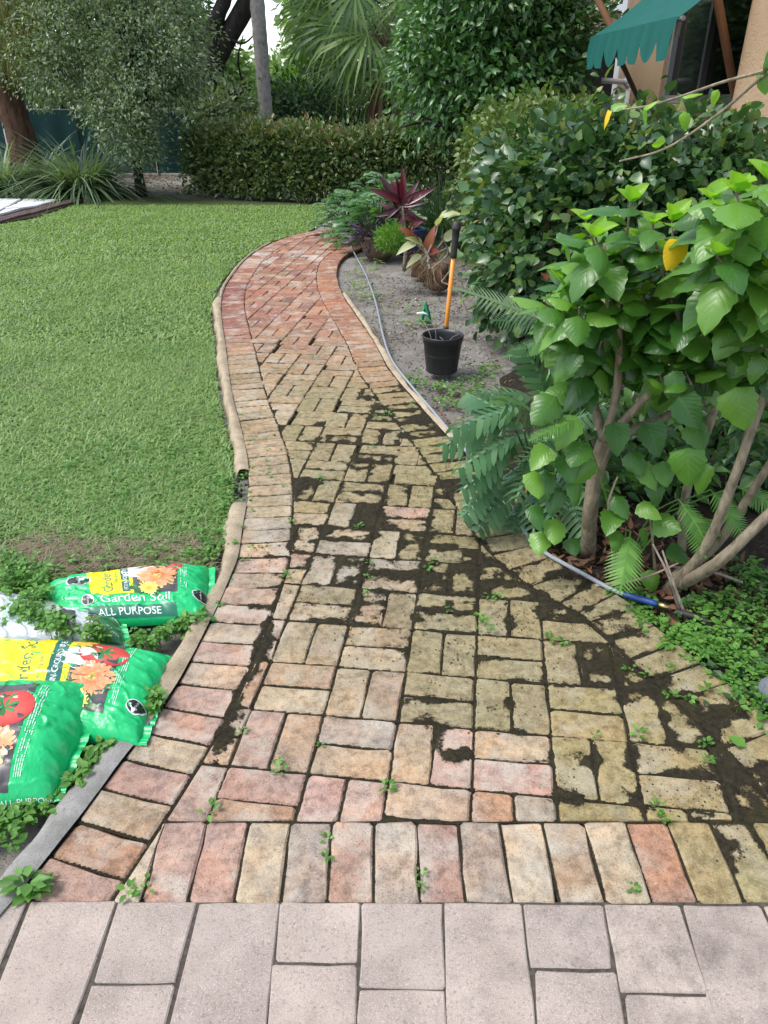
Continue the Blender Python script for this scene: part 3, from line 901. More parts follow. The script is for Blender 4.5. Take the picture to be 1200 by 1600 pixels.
# ================================================================== LEAVES
def leaf_t(w=.5, k=5, fold=.18, droop=.25, tipk=1.6, cols=1, cup=0.0, wav=0.0):
    """Leaf along +Y, length 1, width w. Returns verts, tris, uv."""
    V, UV = [], []
    nx = 2 * cols + 1
    for i in range(k + 1):
        s = i / k
        half = .5 * w * (math.sin(math.pi * min(1, s ** .75)) ** .8 if 0 < s < 1 else 0.0) * (1 - .15 * s * tipk)
        if i == 0: half = .02 * w
        for c in range(nx):
            t_ = (c / (nx - 1)) * 2 - 1
            z = fold * abs(t_) * half * 2 - droop * s * s + cup * t_ * t_ * half + wav * math.sin(7 * s + t_ * 2) * abs(t_) * w
            V.append((t_ * half, s - .12 * droop * s, z)); UV.append((.5 + .5 * t_, s))
    F = []
    for i in range(k):
        for c in range(nx - 1):
            a, b, d, e = i*nx+c, i*nx+c+1, (i+1)*nx+c+1, (i+1)*nx+c
            if i == 0 and k > 2: F += [(a, b, d), (a, d, e)]
            elif i == k - 1: F += [(a, b, d)] if c >= cols else [(a, b, e)]
            else: F += [(a, b, d), (a, d, e)]
    return np.array(V), np.array(F), np.array(UV)

DIAMOND = (np.array([(0, 0, 0), (-.26, .45, .05), (0, 1, -.12), (.26, .45, .05)], float), np.array([(0, 3, 2), (0, 2, 1)]), np.array([(.5, 0), (0, .5), (.5, 1), (1, .5)], float))
ROUND = leaf_t(.78, 4, .14, .16)
OVAL = leaf_t(.5, 4, .18, .2)
def blade_t(k=3, w=.1, arch=.4):
    V, UV, F = [], [], []
    for i in range(k + 1):
        s = i / k; h = .5 * w * (1 - s ** 1.6)
        for sg in ((-1, 1) if i < k else (0,)):
            V.append((sg * h, s * (1 - .25 * arch * s), -arch * s * s)); UV.append((.5 + .5 * sg, s))
    for i in range(k - 1): a = 2 * i; F += [(a, a+1, a+3), (a, a+3, a+2)]
    a = 2 * (k - 1); F += [(a, a+1, a+2)]
    return np.array(V, float), np.array(F), np.array(UV, float)

def unit(v): return v / (np.linalg.norm(v, axis=-1, keepdims=True) + 1e-9)

def scatter(tpl, pos, diry, nrm, size, width=None):
    """Copies of a leaf at pos, pointing along diry, facing nrm."""
    v, f, uv = tpl
    y = unit(np.asarray(diry, float)); x = unit(np.cross(y, nrm)); z = np.cross(x, y)
    size = np.broadcast_to(size, (len(pos),))[:, None, None]
    wx = size if width is None else np.broadcast_to(width, (len(pos),))[:, None, None]
    out = pos[:, None, :] + wx * v[None, :, 0:1] * x[:, None, :] + size * v[None, :, 1:2] * y[:, None, :] + size * v[None, :, 2:3] * z[:, None, :]
    n = len(v)
    F = (f[None] + (np.arange(len(pos)) * n)[:, None, None]).reshape(-1, 3)
    return out.reshape(-1, 3), F, np.tile(uv, (len(pos), 1))

def leaf_mesh(name, mat, parts, parent=None):
    vs, fs, us, n = [], [], [], 0
    for v, f, u in parts:
        vs.append(v); fs.append(f + n); us.append(u); n += len(v)
    return put(name, mesh(name, np.vstack(vs), np.vstack(fs).astype(np.int32), mat, False, np.vstack(us)), parent)

def rdir(n, rng=RNG):
    v = rng.normal(size=(n, 3)); return unit(v)

def crown(blobs, nclump, per, lsize, cl, tpl, rng, droop=.2, shell=.55, zmin=None, up=.5):
    """Leaves in clumps spread through the shells of a few overlapping blobs."""
    w = np.array([b[3] * b[4] + b[4] * b[5] + b[3] * b[5] for b in blobs]); w = w / w.sum()
    bi = rng.choice(len(blobs), nclump, p=w)
    B = np.array([b[:6] for b in blobs], float)[bi]
    d = rdir(nclump, rng)
    lump = 1 + .26 * (np.sin(d[:, 0] * 5 + B[:, 0]) * np.cos(d[:, 2] * 6 + B[:, 2]) + .6 * np.sin(d[:, 1] * 9 + d[:, 2] * 7))
    r = (1 - shell * rng.random(nclump) ** 2.2) * lump
    c = B[:, :3] + d * B[:, 3:] * r[:, None]
    # clumps that would sink inside another blob are thinned by nature of the shell; leaves around each clump
    k = rng.integers(max(2, per // 2), per + per // 2 + 1, nclump)
    ci = np.repeat(np.arange(nclump), k)
    n = len(ci)
    off = rng.normal(size=(n, 3)) * cl * .5
    pos = c[ci] + off
    out = unit(d[ci] * .8 + unit(off) * .7 + rng.normal(size=(n, 3)) * .45 - np.array([0, 0, droop]))
    nr = unit(d[ci] * .5 + np.array([0, 0, up]) + rng.normal(size=(n, 3)) * .45)
    sz = lsize * rng.uniform(.6, 1.25, n)
    if zmin is not None:
        m = pos[:, 2] > zmin; pos, out, nr, sz = pos[m], out[m], nr[m], sz[m]
    return scatter(tpl, pos, out, nr, sz)

def limbs(mb, base, tips, r0, r1, n=6, bend=.12, seg=7, rough=.15):
    base = np.asarray(base, float)
    for t_ in tips:
        t_ = np.asarray(t_, float); L = np.linalg.norm(t_ - base)
        mid = base * .5 + t_ * .5 + np.array([random.uniform(-1, 1), random.uniform(-1, 1), random.uniform(.2, 1)]) * L * bend
        mb.tube(curve([base, mid, t_], seg), [r0, r1], n, rough)

def strap_clump(name, parent_name, c, n, L, w, spread, mat, label, cat, rng, arch=.9, group=None):
    th = empty(parent_name, tuple(c), label, cat, group)
    a = rng.uniform(0, 2 * math.pi, n); rr = spread * .25 * np.sqrt(rng.random(n))
    pos = np.asarray(c, float) + np.stack([rr * np.cos(a), rr * np.sin(a), np.zeros(n)], 1)
    tilt = rng.uniform(.05, 1.0, n) ** .8
    a2 = a + rng.normal(0, .5, n)
    d = np.stack([np.cos(a2) * tilt * .9, np.sin(a2) * tilt * .9, np.ones(n) * (1.15 - .55 * tilt)], 1)
    out = np.stack([np.cos(a2), np.sin(a2), np.zeros(n)], 1)
    nr = unit(np.cross(np.cross(d, np.array([0, 0, 1.])), d) + 1e-3)
    nr = np.where(nr[:, 2:3] < 0, -nr, nr)
    sizes = L * rng.uniform(.6, 1.1, n)
    parts = []
    for ar in (.35, .7, 1.0):
        m = rng.integers(0, 3, n) == int(ar * 3) - 1 if False else (np.arange(n) % 3 == {.35: 0, .7: 1, 1.0: 2}[ar])
        parts.append(scatter(blade_t(6, w, ar * arch), pos[m], d[m], nr[m], sizes[m]))
    o = leaf_mesh(name, mat, parts, th); o['kind'] = 'stuff'
    return th

# ================================================================== FENCE, FAR TREES
fd = 19.0
f0, f1 = P(-700, 172, fd), P(352, 172, fd)
ztop = f0[2]
th = empty('windscreen_fence', (0, fd, 0), 'dark green windscreen fence behind the lawn and the silvery tree', 'fence')
xs = np.linspace(f0[0], f1[0], 10)
for i in range(9):
    nx, nz = 14, 6
    V = []
    for a in range(nx + 1):
        for b in range(nz + 1):
            x_ = xs[i] + .03 + (xs[i+1] - xs[i] - .06) * a / nx
            V.append((x_, fd + .025 * math.sin(a * 1.3 + i) * math.sin(math.pi * b / nz) - .02, .02 + (ztop - .03) * b / nz))
    F = [[a*(nz+1)+b, (a+1)*(nz+1)+b, (a+1)*(nz+1)+b+1, a*(nz+1)+b+1] for a in range(nx) for b in range(nz)]
    o = put('screen_panel', mesh('screen_panel', V, F, M['fence'], True), th)
for i in range(10):
    m = MB(); m.tube([(xs[i], fd + .03, -.2), (xs[i], fd + .03, ztop + .04)], .03, 8); m.build('post', M['post'], th)
m = MB(); m.tube([(xs[0], fd + .03, ztop), (xs[-1], fd + .03, ztop)], .022, 8); m.build('top_rail', M['post'], th)

def tree(name, label, base, top, r0, r1, blobs, lm, tm, ncl, per, ls, cl, tpl, seed, group=None, bend=None, extra=None, droop=.2, cat='tree', ntip=9, crown_name='crown'):
    rng = np.random.default_rng(seed); random.seed(seed)
    th = empty(name, tuple(base), label, cat, group)
    m = MB()
    pts = [np.asarray(base, float) - np.array([0, 0, .1])] + ([np.asarray(b, float) for b in bend] if bend else []) + [np.asarray(top, float)]
    c = curve(pts, 14)
    m.tube(c, [r0 * 1.25, r0, r0 * .93, (r0 + r1) / 2, r1], 12, .12)
    m.build('trunk', tm, th, True)
    l = MB()
    tips = []
    for _ in range(ntip):
        b = blobs[rng.integers(len(blobs))]; d = rdir(1, rng)[0]
        tips.append(np.array(b[:3]) + d * np.array(b[3:6]) * .8)
    for t_ in tips:
        k = rng.integers(7, 14); limbs(l, c[k], [t_], r1 * .6, r1 * .12, 6)
    for e in (extra or []): l.tube(curve(e[0], 10), e[1], 8, .12)
    l.build('limb', tm, th, True)
    o = leaf_mesh(crown_name, lm, [crown(blobs, ncl, per, ls, cl, tpl, rng, droop)], th)
    o['kind'] = 'stuff'
    return th

def blob(px, py, D, rx, ry, rz):
    """rx, rz in photograph pixels at distance D, ry in metres"""
    p = P(px, py, D); zc = D * CP + (EYE - p[2]) * SP; k = zc / FPX
    return (p[0], p[1], p[2], rx * k, ry, rz * k * 1.05)

# background trees beyond the garden
FT = [('pale green feathery tree standing far off left of the white pole', (352, 168), 26, [(345, 135, 36, 34), (378, 158, 34, 20), (322, 100, 20, 40)], 'far', 31),
      ('pale green bushy tree behind the white pole', (455, 168), 30, [(452, 140, 42, 26), (415, 150, 34, 20), (485, 122, 30, 36)], 'far', 32),
      ('tall loose light green tree between the white pole and the fan palm', (500, 168), 25, [(505, 60, 22, 60), (492, 120, 24, 36), (486, 15, 14, 30)], 'far', 33),
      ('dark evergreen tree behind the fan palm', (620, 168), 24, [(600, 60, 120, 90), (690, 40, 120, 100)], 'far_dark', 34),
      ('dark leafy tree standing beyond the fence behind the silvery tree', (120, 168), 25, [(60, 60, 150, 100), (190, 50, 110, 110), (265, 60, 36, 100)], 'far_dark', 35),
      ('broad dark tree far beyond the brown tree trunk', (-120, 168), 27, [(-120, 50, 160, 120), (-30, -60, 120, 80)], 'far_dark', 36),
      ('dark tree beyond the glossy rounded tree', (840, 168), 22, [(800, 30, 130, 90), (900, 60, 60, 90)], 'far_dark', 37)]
for lab, (bx, by), D, bl, mt, sd in FT:
    b = P(bx, by, D); b[2] = 0
    blobs = [blob(x, y, D + (i % 2) * .8, rx, 1.4, rz) for i, (x, y, rx, rz) in enumerate(bl)]
    tp = np.array(blobs[0][:3])
    tree('leafy_tree', lab, b, tp, .13, .06, blobs, M[mt], M['bark_dark'], int(330 * len(bl)), 9, .26, .55, DIAMOND, sd, 'trees beyond the garden')

# low growth behind the hedge
rng = np.random.default_rng(40)
for lab, (px, py), D, rx, rz, mt in [('low green bush behind the bronze hedge below the leaning dark limb', (352, 172), 17.0, 50, 20, 'silver'),
                                 ('dark low bush behind the bronze hedge left of the fan palm', (465, 162), 18.0, 55, 24, 'far_dark'),
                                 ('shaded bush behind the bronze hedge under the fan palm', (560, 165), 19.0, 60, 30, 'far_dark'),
                                 ('bright yellow green bush beside the grey palm trunk', (440, 146), 19.0, 26, 16, 'lace')]:
    bl = blob(px, py, D, rx, .7, rz); th = empty('shrub', (bl[0], D, 0), lab, 'shrub', 'low bushes behind the hedge')
    m = MB(); limbs(m, (bl[0], D, 0), [np.array(bl[:3]) + rdir(1, rng)[0] * np.array(bl[3:6]) * .7 for _ in range(6)], .03, .008); m.build('stem', M['bark_dark'], th)
    lo = (bl[0], D, bl[2] * .5, bl[3] * .9, .6, bl[2] * .5)
    o = leaf_mesh('foliage', M[mt], [crown([bl, lo], 420, 9, .13, .3, OVAL if mt == 'lace' else DIAMOND, rng)], th); o['kind'] = 'stuff'

# white pole
b = P(447, 126, 28.0)
m = MB(); m.tube([(b[0], 28, -.1), (b[0], 28, P(447, 92, 28.0)[2])], [.13, .11], 12)
tag(m.build('utility_pole', M['white_paint'], None, True), 'white pole standing far beyond the hedge, left of the fan palm', 'pole')

# grey palm trunk
D = 16.8
b = P(413, 178, D); b0 = np.array([b[0] + .05, D, -.1]); t0 = P(397, -40, D); t1 = t0 + (t0 - b) * 1.2
th = empty('palm_tree', (b0[0], D, 0), 'slim palm with a smooth grey trunk rising behind the hedge', 'palm')
m = MB(); c = np.array([b0 * (1 - s) + t1 * s for s in np.linspace(0, 1, 60)])
m.tube(c, [.17] + [.136 + .004 * (-1) ** i for i in range(57)] + [.10, .10], 14, .06); m.build('trunk', M['bark_grey'], th, True)
def fan_tpl(nseg, rad, split=.45, span=2.1, droop=.25):
    V, F, UV = [], [], []
    for i in range(nseg):
        a = -span + 2 * span * i / (nseg - 1)
        da = span / (nseg - 1) * .95
        n = len(V); r = rad * (1 - .25 * abs(a / span) ** 2)
        V += [(0, 0, 0)]; UV += [(.5, 0)]
        for s, w, fz in ((split, 1.0, .0), (.78, .55, -.6), (1.0, .0, -1.6)):
            for sg in ((-1, 1) if w > 0 else (0,)):
                aa = a + sg * da * w * (split / s if s > split else 1)
                V.append((math.sin(aa) * r * s, math.cos(aa) * r * s, droop * fz * r * (.5 + .5 * random.random()) + .02 * (sg != 0) * (-1) ** i)); UV.append((.5 + .5 * sg, s))
        F += [(n, n+2, n+1), (n+1, n+2, n+4), (n+1, n+4, n+3), (n+3, n+4, n+5)]
    return np.array(V), np.array(F), np.array(UV)
rng = np.random.default_rng(41)
def pinnate(L, n, w, arch, lw=.05, vee=.35):
    """Feather frond along +Y with drooping arch; returns leaflets and a rachis curve."""
    pts = np.array([(0, L * s * (1 - .25 * arch * s * s), L * (.30 * s - arch * s * s) ) for s in np.linspace(0, 1, 12)])
    V, F, U = [], [], []
    d = np.linspace(.12, .99, n)
    pos, di, nr, sz = [], [], [], []
    for s in d:
        p = np.array([np.interp(s, np.linspace(0, 1, 12), pts[:, k]) for k in range(3)])
        tg = np.array([0, np.interp(min(1, s + .02), np.linspace(0, 1, 12), pts[:, 1]) - p[1] + 1e-3, np.interp(min(1, s + .02), np.linspace(0, 1, 12), pts[:, 2]) - p[2]]); tg /= np.linalg.norm(tg)
        for sg in (-1, 1):
            ln = w * (math.sin(math.pi * (.12 + .86 * s)) ** .7) + .02 * w
            pos.append(p); di.append(np.array([sg, 0, -vee * .3]) * .9 + tg * .55); nr.append(np.cross(np.array([1., 0, 0]), tg) + np.array([sg * -vee * .5, 0, 0])); sz.append(ln)
    return pts, np.array(pos), np.array(di), np.array(nr), np.array(sz)

top = t1
for i in range(11):
    a = 2 * math.pi * i / 11
    pts, pos, di, nr, sz = pinnate(2.2, 34, .5, .55)
    v, f, u = scatter(blade_t(3, .09, .25), pos, di, nr, sz)
    Mx = Matrix.Rotation(a, 3, 'Z')
    v = v @ np.array(Mx).T + top
    mbf = MB()
    o = leaf_mesh('frond', M['palm'], [(v, f, u)], th)

# fan palm clump: stems and fronds placed where the photograph shows them
th = empty('fan_palm', tuple(P(600, 168, 17.0) * np.array([1, 1, 0])), 'fan palm with big pleated drooping leaves behind the hedge', 'palm')
bx = P(598, 168, 17.0)[0]
for i, (px, pyt) in enumerate([(598, 60), (575, 90), (622, 70)]):
    m = MB(); t_ = P(px, pyt, 17.0 + .2 * i)
    m.tube(curve([(bx + .12 * (i - 1), 17 + .15 * i, -.1), (bx + .2 * (i - 1), 17 + .15 * i, 1.0), t_], 14), [.15, .13, .12, .13], 12, .3)
    m.build('trunk', M['bark_brown'], th, True)
FANS = [(556, 12, 78, 195, 13.0, 1), (525, 70, 80, 230, 13.6, 0), (500, 35, 70, 240, 14.2, 0), (575, 85, 95, 250, 13.1, 1), (610, 115, 70, 200, 13.4, 1), (640, 20, 90, 150, 13.8, 0), (655, 80, 80, 150, 14.2, 0),
        (580, 150, 60, 190, 14.3, 0), (545, 120, 75, 215, 14.0, 0), (485, 70, 60, 215, 14.6, 0), (520, -15, 80, 270, 14.0, 0), (600, -30, 90, 20, 14.4, 0), (660, -20, 90, 80, 14.2, 0), (615, 45, 85, 170, 14.4, 0), (560, 60, 85, 200, 14.8, 0), (632, 140, 60, 165, 14.0, 0)]
random.seed(4)
for i, (px, py, rp_, ang, D, br) in enumerate(FANS):
    D += 3.0
    c = P(px, py - rp_ * .35, D); k = (D * CP) / FPX
    v, f, u = fan_tpl(24, rp_ * 1.03 * k, .40, 1.7, .30)
    a = R(ang)
    # leaf hangs: its axis points to the given clock direction, its face to the viewer and up
    y = np.array([math.sin(a), -.45, math.cos(a)]); y /= np.linalg.norm(y)
    nrm = np.array([0, -.75, .65]); x = np.cross(y, nrm); x /= np.linalg.norm(x); z = np.cross(x, y)
    v = c + v[:, 0:1] * x + v[:, 1:2] * y + v[:, 2:3] * z
    o = leaf_mesh('frond', M['palm'], [(v, f, u)], th)
    m = MB(); m.tube(curve([P(598, 75, 17.1), (P(598, 75, 17.1) + c) / 2 + np.array([0, 0, .12]), c], 8), [.022, .014], 5); pt = m.build('petiole', M['palm_dry'], th)
# dead skirt
n = 90; a = rng.uniform(0, 6.28, n)
pos = P(600, 95, 17.1) + np.stack([.22 * np.cos(a), .22 * np.sin(a), rng.uniform(-.75, .2, n)], 1)
d = np.stack([np.cos(a) * .35, np.sin(a) * .35, -np.ones(n)], 1)
o = leaf_mesh('dead_skirt', M['palm_dry'], [scatter(blade_t(4, .07, .1), pos, d, np.stack([np.cos(a), np.sin(a), np.zeros(n)], 1), rng.uniform(.4, .9, n))], th); o['kind'] = 'stuff'

# leaning dark oak trunks
random.seed(6)
th = empty('oak_tree', tuple(P(322, 190, 17.4) * np.array([1, 1, 0])), 'dark oak whose forked trunk leans out right of the silvery foliage', 'tree')
o1 = MB()
base = P(318, 200, 17.4); base[2] = -.1
o1.tube(curve([base, P(325, 140, 17.4), P(338, 92, 17.4), P(372, 30, 17.4), P(400, -25, 17.4), P(425, -90, 17.4)], 26), [.24, .20, .20, .19, .17, .13], 14, .14)
o1.build('trunk', M['bark_dark'], th, True)
for pts, r_ in [([P(338, 95, 17.4), P(334, 45, 17.3), P(352, -5, 17.3), P(362, -70, 17.2)], [.19, .15, .13, .1]),
                ([P(322, 150, 17.5), P(297, 70, 17.7), P(272, 5, 17.8), P(262, -60, 17.9)], [.17, .17, .16, .12]),
                ([P(322, 172, 17.3), P(345, 158, 17.2), P(378, 140, 17.1)], [.14, .12, .10])]:
    m = MB(); m.tube(curve(pts, 14), r_, 12, .14); m.build('limb', M['bark_dark'], th, True)
for e in [[P(345, 53, 17.3), P(378, 68, 17.2), P(400, 52, 17.2)], [P(382, 140, 18.3), P(372, 95, 18.3), P(380, 55, 18.2)], [P(352, 150, 18.6), P(347, 95, 18.6), P(352, 50, 18.4)]]:
    m = MB(); m.tube(curve(e, 8), [.03, .012], 6); m.build('bare_branch', M['bark_dark'], th, True)
rng = np.random.default_rng(43)
o = leaf_mesh('crown', M['far_dark'], [crown([blob(270, -80, 17.6, 90, 1.2, 60), blob(400, -150, 17.4, 90, 1, 60), blob(290, 20, 18.4, 30, .8, 60)], 420, 9, .13, .4, DIAMOND, rng)], th); o['kind'] = 'stuff'

# silver-green drooping tree
sb = [blob(150, 60, 14.6, 115, 1.1, 80), blob(235, 95, 14.4, 85, 1.0, 62), blob(95, 105, 14.6, 70, .8, 45), blob(255, 25, 14.8, 70, .9, 60), blob(195, 192, 14.0, 54, .7, 40), blob(195, 150, 14.2, 85, .8, 40), blob(278, 110, 14.3, 34, .6, 30), blob(150, -60, 14.8, 130, 1.2, 60), blob(212, 226, 13.9, 36, .5, 28)]
base = P(215, 262, 14.6); base[2] = 0
tree('silver_leaved_tree', 'silvery green tree drooping over the fence and the lawn edge', base, P(190, 110, 14.6), .085, .06, sb, M['silver'], M['bark_dark'], 2300, 17, .068, .17, OVAL, 44, droop=.25, ntip=22)

# brown trunk with weeping foliage
random.seed(9)
D = 15.6
b = P(34, 262, D); b[2] = -.1
th = empty('weeping_tree', (b[0], D, 0), 'brown barked tree with weeping yellow green needles by the left edge', 'tree')
m = MB(); m.tube(curve([b + np.array([.06, 0, 0]), P(36, 225, D), P(14, 155, D), P(-8, 80, D), P(-30, -60, D)], 26), [.30, .265, .245, .225, .17], 16, .18); m.build('trunk', M['bark_brown'], th, True)
m = MB()
for e in [[P(2, 110, D), P(20, 40, D - .4), P(45, 5, D - .7)], [P(-8, 80, D), P(-20, 0, D - .5), P(-60, -40, D - 1)], [P(0, 100, D), P(30, 0, D - .3), P(60, -60, D - .2)]]:
    m.tube(curve(e, 8), [.07, .02], 7)
m.build('limb', M['bark_brown'], th, True)
rng = np.random.default_rng(45)
nst = 520
cx = rng.uniform(-70, 62, nst); cy = rng.uniform(-70, 92, nst)
keep = cy < 110 - .55 * np.clip(cx, 0, 99); cx, cy = cx[keep], cy[keep]
parts = []
pos, di, nr, sz = [], [], [], []
for x_, y_ in zip(cx, cy):
    p = P(x_, y_, D - rng.uniform(0, 1.2)); 
    for k in range(13):
        pos.append(p + rng.normal(size=3) * .07); di.append((rng.normal() * .16, rng.normal() * .16, -1)); nr.append((rng.normal(), -1, .2)); sz.append(rng.uniform(.25, .6))
o = leaf_mesh('needle_sprays', M['needle'], [scatter(blade_t(2, .022, .08), np.array(pos), np.array(di), np.array(nr), np.array(sz))], th); o['kind'] = 'stuff'

# strap-leaved grass clumps at the lawn's far edge
rng = np.random.default_rng(46)
for lab, px, py, n, L, sp in [('grey green clump of arching strap grass right of the brown trunk', 130, 303, 900, 1.40, 1.7),
                            ('grey green strap grass clump in front of the brown trunk at the left edge', 10, 302, 620, 1.25, 1.1),
                            ('strap grass clump half hidden behind the other two clumps', 62, 290, 420, 1.3, .9),
                            ('strap grass clump next to the patio, mostly out of frame', -70, 303, 260, .95, .9)]:
    strap_clump('strap_leaves', 'strap_grass', G(px, py), n, L, .034, sp, M['strap'], lab, 'grass clump', rng, 1.7, 'strap grass clumps')

# ================================================================== HEDGES AND THE ROUND TREE
def box_hedge(path_pts, depth, h, n, per, ls, cl, tpl, rng, zfun=None, crest=False):
    """Leaves in clumps over the top, the front, the ends and, sparser, the inside of a hedge."""
    p = resample(np.asarray(path_pts, float), .05); nn = normals2(p)
    i = rng.integers(0, len(p), n)
    u = rng.random(n); face = rng.random(n) * (.38 if crest else 1)
    dz, dd = np.empty(n), np.empty(n)
    ftop = face < .38; ff_ = (face >= .38) & (face < .85); fi = face >= .85
    dd[ftop] = rng.uniform(-.5, .5, ftop.sum()); dz[ftop] = 1 - .12 * rng.random(ftop.sum()) ** 2
    dd[ff_] = .5 - .16 * rng.random(ff_.sum()) ** 2; dz[ff_] = rng.uniform(.06, 1, ff_.sum())
    dd[fi] = rng.uniform(-.5, .4, fi.sum()); dz[fi] = rng.uniform(.05, .95, fi.sum())
    r_ = np.hypot(np.clip(np.abs(dd) - .36, 0, 1) / .14, np.clip(dz - .80, 0, 1) / .2)
    over = r_ > 1; dz[over] -= (r_[over] - 1) * .12; dd[over] *= .93
    hh = h * (1 + .05 * np.sin(p[i, 0] * 2.3) + .035 * np.sin(p[i, 0] * 5.1 + 1))
    if zfun is not None: hh = hh * zfun(i / len(p))
    bulge = 1 + .10 * np.sin(p[i, 0] * 3.1 + dz * 4) 
    c = np.c_[p[i] + nn[i] * (dd * depth * bulge)[:, None], hh * dz]
    nr0 = np.c_[nn[i] * np.where(ff_, 1, .1)[:, None], np.where(ftop, 1, .3)]
    k = rng.integers(per // 2, per + per // 2 + 1, n); ci = np.repeat(np.arange(n), k); m = len(ci)
    off = rng.normal(size=(m, 3)) * cl * .5
    pos = c[ci] + off
    d = unit(nr0[ci] * .7 + unit(off) * .6 + rng.normal(size=(m, 3)) * .5)
    nr = unit(nr0[ci] * .6 + np.array([0, 0, .45]) + rng.normal(size=(m, 3)) * .5)
    ok = pos[:, 2] > .03
    return scatter(tpl, pos[ok], d[ok], nr[ok], (ls * rng.uniform(.6, 1.25, m))[ok])

rng = np.random.default_rng(50); random.seed(50)
hp = [P(326, 280, 15.0)[:2], P(400, 280, 14.5)[:2], P(480, 280, 14.2)[:2], P(600, 280, 13.9)[:2], P(760, 280, 13.7)[:2], P(900, 280, 13.7)[:2]]
hp = curve([np.array(p) for p in hp], 60)
hh = P(400, 193, 13.8)[2] - .22
th = empty('clipped_hedge', (float(hp[10][0]), float(hp[10][1]), 0), 'long clipped hedge with bronze tinted small leaves across the far end of the lawn', 'hedge')
m = MB()
for k in range(0, len(hp), 2):
    b = np.r_[hp[k], 0]
    limbs(m, b, [b + np.array([random.uniform(-.4, .4), random.uniform(-.4, .4), hh * random.uniform(.6, .9)]) for _ in range(4)], .022, .007, 5)
m.build('stem', M['bark_dark'], th)
o = leaf_mesh('foliage', M['hedge_far'], [box_hedge(hp, 1.0, hh, 4000, 9, .098, .22, OVAL, rng)], th); o['kind'] = 'stuff'
o = leaf_mesh('new_growth', M['hedge_top'], [box_hedge(hp, 1.0, hh * 1.02, 900, 8, .09, .2, OVAL, rng, None, True)], th); o['kind'] = 'stuff'

# tall rounded tree with glossy leaves
D = 9.9
bb = [blob(775, 60, D, 140, 1.25, 125), blob(700, 110, D - .1, 78, .9, 72), blob(842, 60, D + .3, 74, 1.0, 85), blob(790, 140, D - .3, 100, .8, 52), blob(770, -60, D, 130, 1.2, 80)]
base = np.array([P(752, 250, D)[0], D, 0])
tree('rounded_tree', 'tall rounded tree dense with small glossy green leaves beside the awning', base, P(770, 110, D), .085, .05, bb, M['ball'], M['bark_dark'], 3500, 9, .092, .22, OVAL, 51,
     extra=[([P(745, 215, D - .2), P(700, 200, D - .7), P(655, 192, D - .9), P(628, 198, D - 1.0)], [.03, .010]), ([P(748, 218, D), P(720, 205, D - .5), P(640, 175, D - .8)], [.028, .01])], ntip=16)

# light green hedge and the dark round-leaved hedge in front of the house
rng = np.random.default_rng(52); random.seed(52)
D = 8.1
lb = [blob(840, 205, D, 88, .8, 36), blob(780, 232, D - .3, 42, .6, 36), blob(905, 200, D + .2, 42, .7, 24), blob(840, 290, D, 110, .7, 80)]
th = empty('fresh_green_shrub', (lb[0][0], D, 0), 'fresh green clipped shrub with small leaves behind the darker round leaved shrub', 'shrub')
m = MB(); limbs(m, (lb[0][0], D, 0), [np.array(b[:3]) + rdir(1, rng)[0] * np.array(b[3:6]) * .7 for b in lb for _ in range(4)], .03, .008); m.build('stem', M['bark_dark'], th)
o = leaf_mesh('foliage', M['light_hedge'], [crown(lb, 1500, 9, .062, .15, ROUND, rng)], th); o['kind'] = 'stuff'

D = 5.6
cb = [blob(868, 325, D - .1, 108, .6, 96), blob(985, 272, D - .2, 115, .6, 54), blob(1090, 262, D - .4, 100, .55, 44), blob(832, 415, D - .35, 68, .5, 78), blob(1000, 385, D - .5, 140, .5, 90), blob(1130, 350, D - .7, 110, .5, 80)]
th = empty('dark_shrub', (float(cb[0][0]), D, 0), 'dark glossy shrub with round leaves, some of them red, in front of the awning window', 'shrub')
m = MB()
for b in cb:
    for _ in range(7):
        limbs(m, (b[0] + random.uniform(-.2, .2), b[1] + .1, 0), [np.array(b[:3]) + rdir(1, rng)[0] * np.array(b[3:6]) * .85], .018, .005, 6)
m.build('stem', M['twig'], th, True)
v, f, u = crown(cb, 2500, 8, .082, .18, ROUND, rng, shell=.45)
k = len(ROUND[0]); nl = len(v) // k
vv = v.reshape(nl, k, 3)
ctr = vv.mean(1)
# the leaves that face the viewer are leaves of their own, the inner ones one mass
zc = ctr[:, 1] * CP + (EYE - ctr[:, 2]) * SP
imx = 600 + FPX * ctr[:, 0] / zc; imy = 800 + FPX * ((EYE - ctr[:, 2]) * CP - ctr[:, 1] * SP) / zc
score = ctr[:, 1] + np.where((imx > 730) & (imx < 1000) & (imy > 150) & (imy < 520), 0, 5)
near = np.argsort(score)[:230]
isn = np.zeros(nl, bool); isn[near] = True
fm = f.reshape(nl, -1, 3)[:1].reshape(-1, 3) 
rest = vv[~isn]
nf = len(ROUND[1])
F = (ROUND[1][None] + (np.arange(len(rest)) * k)[:, None, None]).reshape(-1, 3)
o = leaf_mesh('foliage', M['coco'], [(rest.reshape(-1, 3), F, np.tile(ROUND[2], (len(rest), 1)))], th); o['kind'] = 'stuff'

